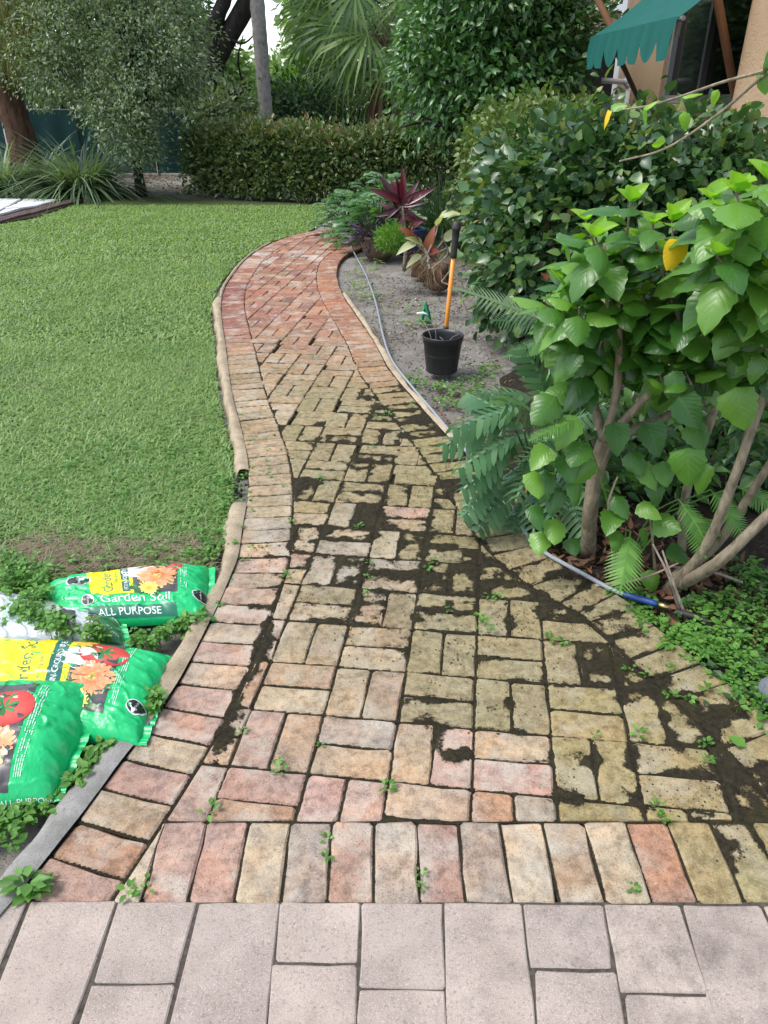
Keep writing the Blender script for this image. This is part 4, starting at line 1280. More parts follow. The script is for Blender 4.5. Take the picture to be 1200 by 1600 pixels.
def place_leaf(me, p, y, nrm, size, parent, name='leaf', wid=1.0):
    y = np.asarray(y, float); y = y / np.linalg.norm(y)
    x = np.cross(y, nrm); L = np.linalg.norm(x)
    if L < 1e-4: x = np.cross(y, (1, .3, .2)); L = np.linalg.norm(x)
    x /= L; z = np.cross(x, y)
    Mx = Matrix(((x[0]*size*wid, y[0]*size, z[0]*size, p[0]), (x[1]*size*wid, y[1]*size, z[1]*size, p[1]), (x[2]*size*wid, y[2]*size, z[2]*size, p[2]), (0, 0, 0, 1)))
    o = bpy.data.objects.new(name, me); COL.objects.link(o)
    if parent is not None:
        o.parent = parent; o.matrix_local = Matrix.Translation(-Vector(parent.location)) @ Mx
    else: o.matrix_local = Mx
    return o
rmes = [mesh('leaf', t_[0], t_[1].astype(np.int32), M['coco'], True, t_[2]) for t_ in (leaf_t(.78, 4, .14, .16), leaf_t(.70, 4, .2, .05), leaf_t(.82, 4, .08, .3))]
for q in near:
    w = vv[q]
    y = w[-2] - w[1]
    sz = np.linalg.norm(y); x = w[3 * 2 + 2] - w[3 * 2]; nrm = np.cross(x, y)
    place_leaf(rmes[q % 3], w[1], y, nrm / (np.linalg.norm(nrm) + 1e-9), sz, th)

# ================================================================== HOUSE, AWNING, PIPE, NEIGHBOUR
WX = 2.95                      # the house wall faces the garden: plane x = WX
def W(px, py, x=WX):
    """Point on the vertical plane x seen at a pixel."""
    rx, ry, rz = ray(px, py); t = x / rx
    return np.array([x, ry * t, EYE + rz * t])
ya, yb = W(1152, 100)[1] - .25, W(1037, 100)[1]
yc = W(1152, 100, WX - .34)[1]       # window opening
yend = W(972, 100)[1]
zs, zt = W(1100, 152)[2], 3.05
house = empty('house', (WX, (ya + yb) / 2, 0), 'tan stucco house with a tall dark window behind the right hand shrubs', 'house')
def wall_piece(name, y0, y1, z0, z1, mat, th=.25, proud=0.0):
    m = MB(); m.box((WX - proud, y0, z0), (WX + th, y1, z1)); return m.build(name, mat, house)
wall_piece('wall', yb, yend, -.1, 3.4, M['stucco'])
wall_piece('wall', ya, yb, -.1, zs - .06, M['stucco'])
wall_piece('wall', ya, yb, zt, 3.4, M['stucco'])
wall_piece('wall', ya - 3.6, ya, -.1, 3.4, M['stucco'])
m = MB(); m.box((WX - .34, yc - 1.3, -.1), (WX - .003, yc, 3.4)); bmo = m.build('column', M['stucco'], house)
md = bmo.modifiers.new('round', 'BEVEL'); md.width = .05; md.segments = 3
m = MB(); m.box((WX - .03, yend + .003, -.1), (WX + .3, yend + .22, 3.4)); m.build('corner_board', M['white_paint'], house)
m = MB(); m.box((WX - .02, yend + .23, -.1), (WX + 4, yend + .25, 3.4)); m.build('wall', M['stucco'], house)
# window: frame bars, panes
fr = MB(); gx = WX + .09
frame_o = None
m = MB(); m.box((WX + .01, ya + .003, zs - .05), (WX + .16, yb - .003, zs + .02)); frame_o = m.build('window', M['aluminium'], house)
ym = W(1092, 90)[1]
for y0, y1 in ((ya + .004, ya + .06), (ym - .03, ym + .03), (yb - .06, yb - .004)):
    m = MB(); m.box((WX + .04, y0, zs + .022), (WX + .12, y1, zt - .003)); o = m.build('frame', M['aluminium'], None)
    o.parent = frame_o
for y0, y1 in ((ya + .062, ym - .032), (ym + .032, yb - .062)):
    m = MB(); m.box((gx, y0, zs + .024), (gx + .012, y1, zt - .006)); o = m.build('pane', M['glass'], None); o.parent = frame_o
m = MB(); m.box((WX - .04, ya + .003, zs - .11), (WX + .1, yb - .003, zs - .055)); m.build('sill', M['stucco'], house)
m = MB(); m.box((WX + .6, ya - .5, -.1), (WX + .7, yb + 1, 3.4)); m.build('inner_wall', M['rubber'], house)
# eave
m = MB(); m.box((WX - .5, ya - 3.6, 3.42), (WX + 4, yend + .5, 3.55)); m.build('roof', M['roof_tile'], house)

# awning: canvas slope, scalloped valance, arms
hA = .52 + EYE
def Hz(px, py, z):
    rx, ry, rz = ray(px, py); t = (z - EYE) / rz; return np.array([rx * t, ry * t, z])
n0, n1 = Hz(1062, 26, hA), Hz(925, 58, hA)      # front bar: near end, far end
a0 = np.array([WX - .01, n0[1] + .05, hA + .80]); a1 = np.array([WX - .01, n1[1] - .02, hA + .80])
aw = empty('awning', (WX, float((n0[1] + n1[1]) / 2), hA), 'faded green canvas awning with a scalloped valance over the dark window', 'awning')
V = []; nu, nv = 30, 12
for i in range(nu + 1):
    for j in range(nv + 1):
        s, t_ = i / nu, j / nv
        p = (n0 * (1 - s) + n1 * s) * (1 - t_) + (a0 * (1 - s) + a1 * s) * t_
        p = p + np.array([0, 0, -.05 * math.sin(math.pi * t_) * (1 + .25 * math.sin(s * 19)) - .006 * math.sin(s * 31 + t_ * 9)])
        V.append(p)
F = [[i*(nv+1)+j, (i+1)*(nv+1)+j, (i+1)*(nv+1)+j+1, i*(nv+1)+j+1] for i in range(nu) for j in range(nv)]
put('canopy', mesh('canopy', V, F, M['awning'], True), aw)
# side gusset at the near end
V = []; ns = 7
V, F = [], []
per = 12
for i in range(ns * per + 1):
    s = i / (ns * per); p = n0 * (1 - s) + n1 * s
    ph = (i % per) / per
    drop = .27 - .13 * (1 - math.sin(math.pi * ph)) ** 2.2
    for j in range(5):
        t_ = j / 4
        V.append(p + np.array([-.012 - .03 * t_ + .012 * math.sin(i * .7) * t_, 0, -drop * t_ + .004]))
F = [[i*5+j, i*5+j+1, (i+1)*5+j+1, (i+1)*5+j] for i in range(ns * per) for j in range(4)]
put('valance', mesh('valance', V, F, M['awning'], True), aw)
m = MB(); m.tube([n0 + np.array([.02, -.03, -.01]), n1 + np.array([.02, .03, -.01])], .016, 8); m.build('front_bar', M['aluminium'], aw)
for nm, p0, p1, mt in (('arm', n0 + (a0 - n0) * .22 + np.array([0, -.05, .03]), W(1152, 168, WX - .06), 'wood_pole'),
                       ('arm', n1 + (a1 - n1) * .2 + np.array([0, -.1, -.25]), W(1006, 172, WX - .03), 'dark_pole'),
                       ('arm', P(958, 48, n1[1] + .2), P(928, -12, n1[1] + .25), 'wood_pole')):
    m = MB(); m.tube([p0, p1], .032 if mt == 'wood_pole' else .024, 10); m.build(nm, M[mt], aw)
# a white roller hanging behind the valance
p = P(1060, 40, n0[1] + .8)
m = MB(); m.tube([P(1064, 24, n0[1] + .8), P(1057, 57, n0[1] + .8)], .022, 8)
tag(m.build('roller_end', M['white_plastic']), 'short white tube hanging behind the near corner of the awning', 'tube')

D = W(985, 140)[1]
p0, p1, p2 = P(940, 126, D - .25), P(983, 128, D - .25), P(973, 196, D - .25)
m = MB(); m.tube([p0, p1], .035, 12); m.tube([p1 + np.array([0, 0, .038]), p1 + (p2 - p1) * .2], .042, 12); m.tube([p1, p2 * 1.0], .032, 12)
th = empty('water_pipe', tuple(p2), 'white plastic pipe with an elbow in front of the house corner', 'pipe')
m = MB(); m.tube([p0, p1], .030, 12); m.build('horizontal_run', M['white_plastic'], th, True)
m = MB(); m.tube(curve([p1 + np.array([-.05, 0, 0]), p1, p1 + (p2 - p1) * .12], 8), .042, 12); m.build('elbow', M['white_plastic'], th, True)
m = MB(); m.tube([p1, np.array([p2[0], p2[1], -.05])], .030, 12); m.build('downpipe', M['white_plastic'], th, True)

# neighbour's house far behind
D = 17.0
q0, q1 = P(915, 60, D), P(1010, 60, D)
th = empty('neighbour_house', (float(q0[0]), D, 0), 'pale house with a clay tile roof glimpsed past the awning', 'house')
zr = P(950, 20, D)[2]
m = MB(); m.box((q0[0] - 1, D, -.1), (q1[0] + 3, D + 4, zr)); m.build('wall', M['pink_stucco'], th)
rt = MB(); rt.box((q0[0] - 1.4, D - .42, zr + .002), (q1[0] + 3.4, D + 4, zr + .10)); rfo = rt.build('roof', M['white_paint'], th)
tile = None
for r_ in range(5):
    for k in range(26):
        x_ = q0[0] - 1.3 + k * .22; y_ = D - .40 + r_ * .32; z_ = zr + .12 + r_ * .16
        if tile is None:
            v, f = [], []
            for i in range(5):
                w = math.pi * i / 4
                for yy, zz in ((0, 0), (.36, .18)): v.append((-.1 * math.cos(w), yy, .07 * math.sin(w) + zz))
            f = [[2*i, 2*i+1, 2*i+3, 2*i+2] for i in range(4)]
            tile = mesh('roof_tile', v, f, M['roof_tile'])
        o = bpy.data.objects.new('tile', tile); COL.objects.link(o); o.location = (x_, y_, z_ ); o.parent = rfo
        o.location = (x_, y_, z_)
m = MB(); m.box((q0[0] - .2, D - .03, .9), (q0[0] + 1.1, D - .004, zr - .35)); m.build('window', M['glass'], th)
m = MB(); m.tube([P(908, 70, 13.0), P(903, -40, 13.0)], .12, 12)
for o in list(rfo.children): o.matrix_parent_inverse = Matrix.Identity(4); o.location = o.location - Vector(th.location) - Vector(rfo.location)

# pale flagstone patio at the left edge
pat = tag(empty('patio', (0, 0, 0)), kind='structure')
corner = G(92, 314)[:2]
def patio_poly(px): return [np.array(G(x, y)[:2]) for x, y in px]
m = MB(); 
stones = [[(-90, 313), (36, 313), (22, 320), (-90, 322)], [(38, 313), (92, 314), (64, 322), (26, 320)], [(-90, 323), (22, 321), (4, 329), (-90, 331)], [(24, 321), (62, 323), (40, 326), (8, 328)], [(-90, 332), (2, 330), (-24, 342), (-90, 346)], [(6, 330), (38, 327), (2, 337), (-16, 341)], [(-260, 313), (-95, 313), (-95, 330), (-260, 332)], [(-260, 334), (-95, 331), (-95, 348), (-260, 360)]]
for q in stones:
    s = shrink(patio_poly(q), .012)
    if len(s) < 3: continue
    c = np.mean(s, 0); v, f = brick_geo(np.asarray(worn(s, ch=.03, jit=.008)) - c, top=0, bev=.01)
    o = put('flagstone', mesh('flagstone', v, f, M['flagstone']), pat, (c[0], c[1], .03))
    o.location = (c[0], c[1], .03)
o = sheet('patio_bed', [tuple(p) for p in patio_poly([(-300, 309), (132, 312), (60, 338), (-20, 352), (-300, 420)])], .0, M['crust']); o.parent = pat; del o['kind']
c0, c1, c2 = [np.array(G(x, y)[:2]) for x, y in ((112, 314), (-30, 350), (-300, 414))]
edge = resample(np.array([c0, c1, c2]), .21)
for i in range(len(edge) - 1):
    d = (edge[i+1] - edge[i]); L = np.linalg.norm(d); d = d / L; nn_ = np.array([-d[1], d[0]])
    for r_ in range(2):
        off = nn_ * (-.08 - r_ * .115) * -1
        q = [edge[i] + off + d * .004, edge[i+1] + off - d * .004, edge[i+1] + off + nn_ * -.108, edge[i] + off + nn_ * -.108]
        q = ccw([np.asarray(p) for p in q]); c = np.mean(q, 0)
        v, f = brick_geo(np.asarray(worn(q, jit=.003)) - c, top=0, bev=.008)
        o = put('edge_brick', mesh('edge_brick', v, f, M['dark_brick']), pat); o.location = (c[0], c[1], .028 + random.gauss(0, .003))

# ================================================================== THE LAWN'S GRASS
rng = np.random.default_rng(60)
lp = np.array(lawn_poly)
pat_poly = patio_poly([(-300, 309), (132, 312), (60, 338), (-20, 352), (-300, 420)])
def lawn_pts(n, y0, y1, xl):
    y = rng.uniform(y0, y1, n); x = rng.uniform(xl, 0.2, n)
    m = inside(lp, x, y) & ~inside(pat_poly, x, y)
    zc = y * CP + EYE * SP; px = 600 + FPX * x / zc
    m &= px > -330
    return x[m], y[m]
parts = []
for (n, y0, y1, xl, L, w, k) in [(170000, 1.75, 3.2, -3.0, .050, .0052, 3), (150000, 3.2, 5.2, -4.4, .052, .0062, 2), (130000, 5.2, 8.2, -6.6, .056, .0085, 2), (130000, 8.2, 13.2, -9.5, .06, .012, 2)]:
    x, y = lawn_pts(n, y0, y1, xl)
    zc = y * CP + EYE * SP; px = 600 + FPX * x / zc; py = 800 + FPX * (EYE * CP - y * SP) / zc
    # worn patches near the bags and beside the edge
    bare = np.clip((py - 800) / 70, 0, 1) * np.clip((fbm(x, y, 4, 3) - .36) * 5, 0, 1)
    bare = np.maximum(bare, np.clip((py - 862) / 25, 0, 1) * .6)
    bare = np.maximum(bare, np.exp(-(((px - 15) / 40) ** 2 + ((py - 845) / 35) ** 2)) * .95)
    keep = rng.random(len(x)) > bare
    keep &= rng.random(len(x)) < .55 + .7 * fbm(x, y, 2.2, 3, VN2)
    x, y = x[keep], y[keep]; n = len(x)
    a = rng.uniform(0, 6.283, n); tl = rng.uniform(.35, 1.5, n)
    d = np.stack([np.cos(a) * tl, np.sin(a) * tl, np.ones(n)], 1)
    nr = np.stack([-np.cos(a), -np.sin(a), tl], 1)
    sz = .82 * L * rng.uniform(.5, 1.25, n) * (.75 + .5 * fbm(x, y, 3, 2, VN3))
    parts.append(scatter(blade_t(k, 1.0, .55), np.stack([x, y, np.full(n, -.022)], 1), d, nr, sz, w * rng.uniform(.7, 1.5, n) * 1.15))
o = leaf_mesh('grass', M['grass'], parts); tag(o, kind='stuff')

def thatch(name, n, pts, sp, L=.09):
    c = np.array([G(x, y)[:2] for x, y in pts]); i = rng.integers(0, len(c), n)
    p = c[i] + rng.normal(size=(n, 2)) * sp
    a = rng.uniform(0, 6.283, n)
    d = np.stack([np.cos(a), np.sin(a), rng.uniform(-.05, .35, n)], 1)
    tag(leaf_mesh(name, M['dry'], [scatter(blade_t(2, .035, .25), np.c_[p, np.full(n, -.012) + rng.random(n) * .012], d, np.tile([0, 0, 1.], (n, 1)), L * rng.uniform(.4, 1.2, n))]), kind='stuff')
thatch('dry_grass', 5200, [(20, 870), (70, 878), (120, 875), (60, 850), (200, 862), (270, 858), (310, 852), (-20, 890), (150, 868), (250, 868), (100, 860)], .06, .075)

thatch('dry_grass', 900, [(290, 570), (250, 590), (30, 575), (60, 600), (180, 500), (130, 640), (280, 640), (90, 480)], .12, .06)

def litter(name, n, pts, sp, size=.05, mat='litter', z=-.02):
    c = np.array([G(x, y)[:2] for x, y in pts]); i = rng.integers(0, len(c), n)
    p = c[i] + rng.normal(size=(n, 2)) * sp
    a = rng.uniform(0, 6.283, n)
    d = np.stack([np.cos(a), np.sin(a), rng.normal(0, .25, n)], 1)
    nr = np.stack([rng.normal(0, .5, n), rng.normal(0, .5, n), np.ones(n)], 1)
    tag(leaf_mesh(name, M[mat], [scatter(leaf_t(.45, 3, .3, -.3), np.c_[p, z + rng.random(n) * .02], d, nr, size * rng.uniform(.4, 1.3, n))]), kind='stuff')
litter('fallen_leaves', 900, [(930, 860), (1000, 900), (1060, 950), (1120, 930), (860, 850), (1180, 960), (880, 800), (1030, 860), (960, 820), (1100, 880), (830, 760)], .13, .045, 'litter', -.03)
litter('fallen_leaves', 420, [(760, 420), (740, 470), (770, 530), (790, 600), (720, 390), (700, 440), (640, 520), (620, 470), (580, 430), (660, 600), (690, 640)], .22, .035, 'litter', -.04)
litter('fallen_leaves', 500, [(230, 285), (270, 290), (330, 300), (220, 275), (260, 275)], .4, .07, 'litter', -.04)

def weed_patch(name, n, pts, sp, size, h=.04, mat='weed', per=4, z0=-.03):
    """Clumps of small rounded leaves on short stalks."""
    c = np.array([G(x, y)[:2] for x, y in pts]); i = rng.integers(0, len(c), n)
    p = c[i] + rng.normal(size=(n, 2)) * np.broadcast_to(sp, (len(c),))[i][:, None]
    hh = h * rng.uniform(.3, 1.2, n); ci = np.repeat(np.arange(n), per); m = len(ci)
    a = rng.uniform(0, 6.283, m)
    pos = np.c_[p[ci] + np.stack([np.cos(a), np.sin(a)], 1) * .004, z0 + hh[ci] + rng.normal(0, .003, m)]
    d = np.stack([np.cos(a), np.sin(a), rng.uniform(-.25, .45, m)], 1)
    nr = np.stack([rng.normal(0, .3, m), rng.normal(0, .3, m), np.ones(m)], 1)
    lv = scatter(leaf_t(.72, 3, .15, .1), pos, d, nr, size * rng.uniform(.55, 1.25, m))
    st = scatter(blade_t(1, .08, 0), np.c_[p, np.full(n, z0)], np.tile([0, 0.05, 1.], (n, 1)), np.tile([0, -1., 0], (n, 1)), hh)
    return tag(leaf_mesh(name, M[mat], [lv, st]), kind='stuff')
weed_patch('ground_cover', 620, [(1180, 960), (1120, 950), (1090, 1000), (1150, 1020), (1180, 1060), (1130, 985), (1220, 1000), (1200, 920), (1170, 900), (1190, 1090), (1260, 1100), (1250, 980), (1100, 1010)], .055, .015, .045)
weed_patch('ground_cover', 230, [(1180, 960), (1120, 950), (1090, 1000), (1150, 1020), (1180, 1060), (1130, 985), (1220, 1000), (1200, 920), (1170, 900), (1190, 1090), (1260, 1100), (1250, 980), (1100, 1010)], .06, .027, .055)
weed_patch('ground_cover', 150, [(1180, 960), (1120, 950), (1090, 1000), (1150, 1020), (1180, 1060), (1130, 985), (1220, 1000), (1200, 920), (1170, 900), (1190, 1090), (1260, 1100), (1250, 980), (1100, 1010)], .06, .034, .03, 'far_dark')
weed_patch('ground_cover', 210, [(985, 945), (1010, 935), (1000, 965), (1025, 970), (1070, 985), (970, 925), (1090, 940), (1050, 1000)], .022, .019, .035)
weed_patch('ground_cover', 120, [(690, 605), (720, 600), (740, 590), (650, 600), (760, 575), (700, 625), (640, 590), (730, 610)], .05, .026, .035)
weed_patch('lawn_weeds', 900, [(200, 700), (240, 690), (130, 720), (320, 690), (330, 760), (300, 840), (340, 720), (220, 820), (100, 760), (150, 850), (260, 740), (60, 700), (180, 780)], .22, .016, .022, z0=-.02)
weed_patch('edge_weeds', 170, [(330, 850), (300, 868), (250, 872), (200, 874), (150, 882), (340, 800), (350, 760), (100, 885), (60, 895), (345, 830), (20, 900)], .05, .021, .035, z0=-.02)
weed_patch('bag_weeds', 110, [(262, 992), (285, 982), (310, 975), (240, 1003), (215, 1006), (290, 978)], .014, .022, .05, z0=-.02)
weed_patch('bag_weeds', 170, [(50, 905), (30, 920), (20, 890), (0, 925), (62, 920), (20, 945)], .022, .020, .08, z0=-.01)
weed_patch('bag_weeds', 210, [(60, 985), (85, 995), (30, 985), (45, 970), (150, 1016), (100, 1008), (70, 955)], .020, .021, .07, z0=.02)
weed_patch('bag_weeds', 70, [(150, 1185), (142, 1195), (165, 1172), (130, 1210), (118, 1225)], .010, .024, .04, z0=-.02)
weed_patch('bag_weeds', 120, [(20, 1265), (40, 1275), (5, 1285), (60, 1258), (-15, 1300), (15, 1300), (75, 1262)], .018, .022, .035, z0=-.02)
weed_patch('bag_weeds', 40, [(238, 1112), (232, 1100), (244, 1095)], .010, .026, .05, z0=-.02)
weed_patch('bed_sprouts', 110, [(560, 445), (565, 425), (570, 460), (640, 480), (655, 500), (730, 430), (580, 410)], .09, .03, .05, 'grass', 5)

def pebbles(name, n, pts, sp, size, mat, z):
    c = np.array([G(x, y)[:2] for x, y in pts]); i = rng.integers(0, len(c), n)
    p = np.c_[c[i] + rng.normal(size=(n, 2)) * sp, np.full(n, z)]
    T8 = (np.array([(1, 0, 0), (-1, 0, 0), (0, 1, 0), (0, -1, 0), (0, 0, .7), (0, 0, -.7)], float) * .5, np.array([(0, 2, 4), (2, 1, 4), (1, 3, 4), (3, 0, 4), (2, 0, 5), (1, 2, 5), (3, 1, 5), (0, 3, 5)]), np.zeros((6, 2)))
    v, f, u = scatter(T8, p, rdir(n, rng), rdir(n, rng), size * rng.uniform(.3, 1.3, n) ** 1.5, size * rng.uniform(.3, 1.1, n))
    tag(leaf_mesh(name, M[mat], [(v, f, u)]), kind='stuff')
BEDPX = [(760, 420), (740, 470), (770, 530), (760, 600), (720, 400), (700, 440), (640, 520), (620, 470), (580, 430), (660, 600), (690, 640), (640, 450), (720, 560), (600, 500), (740, 640), (690, 500)]
pebbles('soil_clods', 2600, BEDPX, .25, .022, 'soil', -.042)
pebbles('shell_bits', 260, BEDPX, .25, .014, 'flagstone', -.042)
pebbles('soil_clods', 1500, [(280, 900), (340, 830), (20, 850), (40, 870), (300, 860), (345, 800), (352, 760), (350, 700)], .05, .016, 'mulch', -.022)
litter('fallen_leaves', 500, BEDPX, .25, .028, 'dry', -.042)

# sprouts in the brick joints: one each
rng = np.random.default_rng(61)
def sprout_mesh(seed, n, size, h, mat):
    r_ = np.random.default_rng(seed)
    a = r_.uniform(0, 6.283, n); s = r_.uniform(.2, 1, n)
    pos = np.c_[np.cos(a) * s * size * .8, np.sin(a) * s * size * .8, h * r_.uniform(.3, 1, n)]
    d = np.stack([np.cos(a), np.sin(a), r_.uniform(-.1, .5, n)], 1)
    nr = np.stack([r_.normal(0, .3, n), r_.normal(0, .3, n), np.ones(n)], 1)
    v, f, u = scatter(leaf_t(.7, 3, .15, .1), pos, d, nr, size * r_.uniform(.5, 1.2, n))
    return mesh('brick_weed', v, f.astype(np.int32), M[mat], False, u)
sm = [sprout_mesh(k, 7 + 2 * k, .020, .022, 'weed') for k in range(4)]
SPR = [(757, 985, 1.5), (750, 965, 1), (700, 955, .7), (668, 890, .9), (575, 905, .8), (577, 880, .7), (572, 930, .7), (676, 880, .8), (765, 935, 1.0), (780, 935, .9), (860, 1000, 1.1), (880, 1005, .9), (985, 1050, 1.0), (1010, 1058, .8),
       (1045, 1090, 1.0), (1075, 1095, 1.0), (1100, 1075, .8), (1000, 1150, 1.1), (1100, 1165, .9), (1105, 1190, .8), (928, 1150, .7), (1025, 1265, 1.0), (1035, 1280, .8), (605, 1233, 1.0), (325, 1275, 1.3), (440, 1208, 1.0), (560, 825, .9), (590, 655, 1.2), (605, 650, 1.2), (580, 698, .9),
       (447, 900, .9), (345, 945, .8), (655, 1365, .7), (660, 1385, .6), (510, 1340, .7), (510, 1310, .6), (485, 560, 1.0), (640, 635, 1.0), (500, 750, .8), (435, 1190, .6), (375, 1145, .8), (1050, 1045, .8), (500, 1165, .5), (988, 1390, .7), (230, 1390, 1.2), (205, 1395, 1.1), (375, 825, .8), (455, 815, .8)]
for i, (x_, y_, s) in enumerate(SPR):
    o = bpy.data.objects.new('brick_weed', sm[i % 4]); COL.objects.link(o)
    p = G(x_, y_); o.location = (p[0], p[1], -.004); o.rotation_euler = (0, 0, random.uniform(0, 6.28)); o.scale = (s * .9, s * .9, s)
    where = 'in the front row of upright bricks' if y_ > 1290 else 'on the mossy right side of the path' if x_ > 830 else 'between the clean pinkish bricks at the near left' if y_ > 1100 else 'in the dark soil mid path' if y_ > 790 else 'on the olive bricks beyond the dark patches'
    tag(o, 'tiny green weed sprouting from a joint ' + where, 'weed', 'weeds ' + where)
o = bpy.data.objects.new('corner_weed', sprout_mesh(9, 46, .036, .06, 'weed')); COL.objects.link(o); o.location = tuple(G(48, 1390) + np.array([0, 0, -.01])); o.scale = (1.1, .8, .8)
tag(o, 'low leafy weed where the concrete edge meets the pale pavers', 'weed')
o = place_leaf(mesh('fallen_leaf', *[(a.astype(np.int32) if i == 1 else a) for i, a in enumerate(leaf_t(.85, 4, .1, .1)[:2])], M['weed'], True, leaf_t(.85, 4, .1, .1)[2]), G(1163, 1172) + np.array([0, 0, .012]), (-.5, .6, .1), (0, 0, 1), .05, None, 'fallen_leaf')
tag(o, 'single fresh green leaf lying on the mossy bricks', 'leaf')

# ================================================================== BAGS OF SOIL
class Bag:
    """A filled plastic sack lying flat. corners: front-left, front-right, back-right, back-left on the ground."""
    def __init__(s, name, label, c, T, mat, seed, lift=0.0, T_end=.004):
        s.c = [np.asarray(p, float) for p in c]; s.T = T; s.lift = lift
        s.L = float(np.linalg.norm((s.c[1] + s.c[2]) / 2 - (s.c[0] + s.c[3]) / 2))
        s.Wd = float(np.linalg.norm((s.c[2] + s.c[3]) / 2 - (s.c[0] + s.c[1]) / 2))
        s.seed = seed; s.Te = T_end
        a = np.linspace(0, math.pi, 200)
        y, z = s.cs(a); ds = np.hypot(np.diff(y * s.Wd), np.diff(z * T)); s.tab = np.r_[0, np.cumsum(ds)]; s.arc = s.tab[-1]; s.aa = a
        nu, nv = 150, 110
        uu, vv = np.meshgrid(np.linspace(0, 1, nu + 1), np.linspace(0, 1, nv + 1), indexing='ij')
        s.grid = s.surf(uu, vv); s.nu, s.nv = nu, nv
        V = s.grid.reshape(-1, 3); W_ = nv + 1
        I, J = np.meshgrid(np.arange(nu), np.arange(nv), indexing='ij'); I = I.ravel(); J = J.ravel()
        F = np.stack([I*W_+J, (I+1)*W_+J, (I+1)*W_+J+1, I*W_+J+1], 1)
        ctr = s.grid.reshape(-1, 3).mean(0); ctr[2] = s.lift
        s.o = empty(name, tuple(ctr), label, 'soil bag', 'bags of garden soil')
        film = put('film', mesh('film', V, F.astype(np.int32), mat, True), s.o)
        du = np.gradient(s.grid, axis=0); dv = np.gradient(s.grid, axis=1)
        s.nrm = unit(np.cross(du, dv)); s.layer = {}
        s.seams()
    def cs(s, a):
        e = .80
        return .5 - .5 * np.sign(np.cos(a)) * np.abs(np.cos(a)) ** e, np.abs(np.sin(a)) ** e
    def surf(s, u, v):
        a = np.interp(v * s.arc, s.tab, s.aa)
        y, z = s.cs(a)
        end = np.clip(1 - np.abs(2 * u - 1) ** 4.5, 0, 1) ** .55
        w = np.minimum(u, 1 - u) * s.L
        th = s.Te + s.T * end
        pinch = 1 - .05 * np.exp(-w / .05) * 0
        y = .5 + (y - .5) * pinch
        c = s.c
        b = (c[0] * (1 - u)[..., None] + c[1] * u[..., None]) * (1 - y)[..., None] + (c[3] * (1 - u)[..., None] + c[2] * u[..., None]) * y[..., None]
        x_, y_ = u * s.L, v * s.arc
        lump = .86 + .3 * fbm(x_ + s.seed, y_ + s.seed, 6, 2, VN2)
        wr = .013 * (fbm(x_ * 1.2 + s.seed * 3, y_ * 5.0, 14, 3, VN1) - .5) * np.exp(-w / .10) + .008 * (fbm(x_ * 3 + y_ * 2 + s.seed, y_ * 2 - x_, 12, 3, VN3) - .5)
        ridge = np.abs(fbm(x_ * 2.2 + y_ + s.seed, y_ * 3.1, 7, 2, VN1) - .5)
        wr = wr + .0065 * np.exp(-(ridge / .045) ** 2) + .010 * np.sin(y_ * 95 + 3 * fbm(x_, y_, 20, 2)) * np.exp(-w / .022) * np.clip(w / .008, 0, 1)
        P_ = b.copy()
        P_[..., 2] = b[..., 2] + s.lift + th * z * lump + wr * z + .012 * np.exp(-w / .02) * (fbm(y_ * 9, x_, 3, 2) - .3)
        return P_
    def at(s, a, b, off=.0009):
        """a, b: metres along the length and around the girth (from the front ground edge)."""
        u = np.clip(np.asarray(a) / s.L, 0, 1) * s.nu; v = np.clip(np.asarray(b) / s.arc, 0, 1) * s.nv
        i = np.clip(u.astype(int), 0, s.nu - 1); j = np.clip(v.astype(int), 0, s.nv - 1); fu = (u - i)[..., None]; fv_ = (v - j)[..., None]
        def bi(g): return (g[i, j] * (1 - fu) + g[i+1, j] * fu) * (1 - fv_) + (g[i, j+1] * (1 - fu) + g[i+1, j+1] * fu) * fv_
        return bi(s.grid) + bi(s.nrm) * off
    def seams(s):
        for k in (0, s.nu):
            # flat crimped strip beyond each end
            e = s.grid[k]; d = unit((e - s.grid[abs(k - 4)]).mean(0)); d[2] = 0; d = unit(d)
            V = np.vstack([e + d * t_ + np.array([0, 0, .003 * (1 if t_ else 0)]) + np.c_[np.zeros((len(e), 2)), .0018 * np.sin(np.arange(len(e)) * .19) * (t_ > 0)] for t_ in (0, .012, .024)])
            n = len(e); F = [[r*n+i, r*n+i+1, (r+1)*n+i+1, (r+1)*n+i] for r in range(2) for i in range(n - 1)]
            put('crimped_seam', mesh('crimped_seam', V, F, M['bag_green'], True), s.o)
    def ink(s, part, polys_ab, cols, layer):
        """Flat print: list of (verts_ab, tris) conformed to the film."""
        V, F, C, n = [], [], [], 0
        for (ab, f), c in zip(polys_ab, cols):
            ab = np.asarray(ab, float)
            V.append(s.at(ab[:, 0], ab[:, 1], .0008 + .00035 * layer)); F += [[i + n for i in q] for q in f]; n += len(ab)
            c = np.asarray(c, float); C.append(np.tile(c, (len(ab), 1)) if c.ndim == 1 else c)
        return put(part, mesh(part, np.vstack(V), F, M['print'], True, None, np.vstack(C)), s.o)

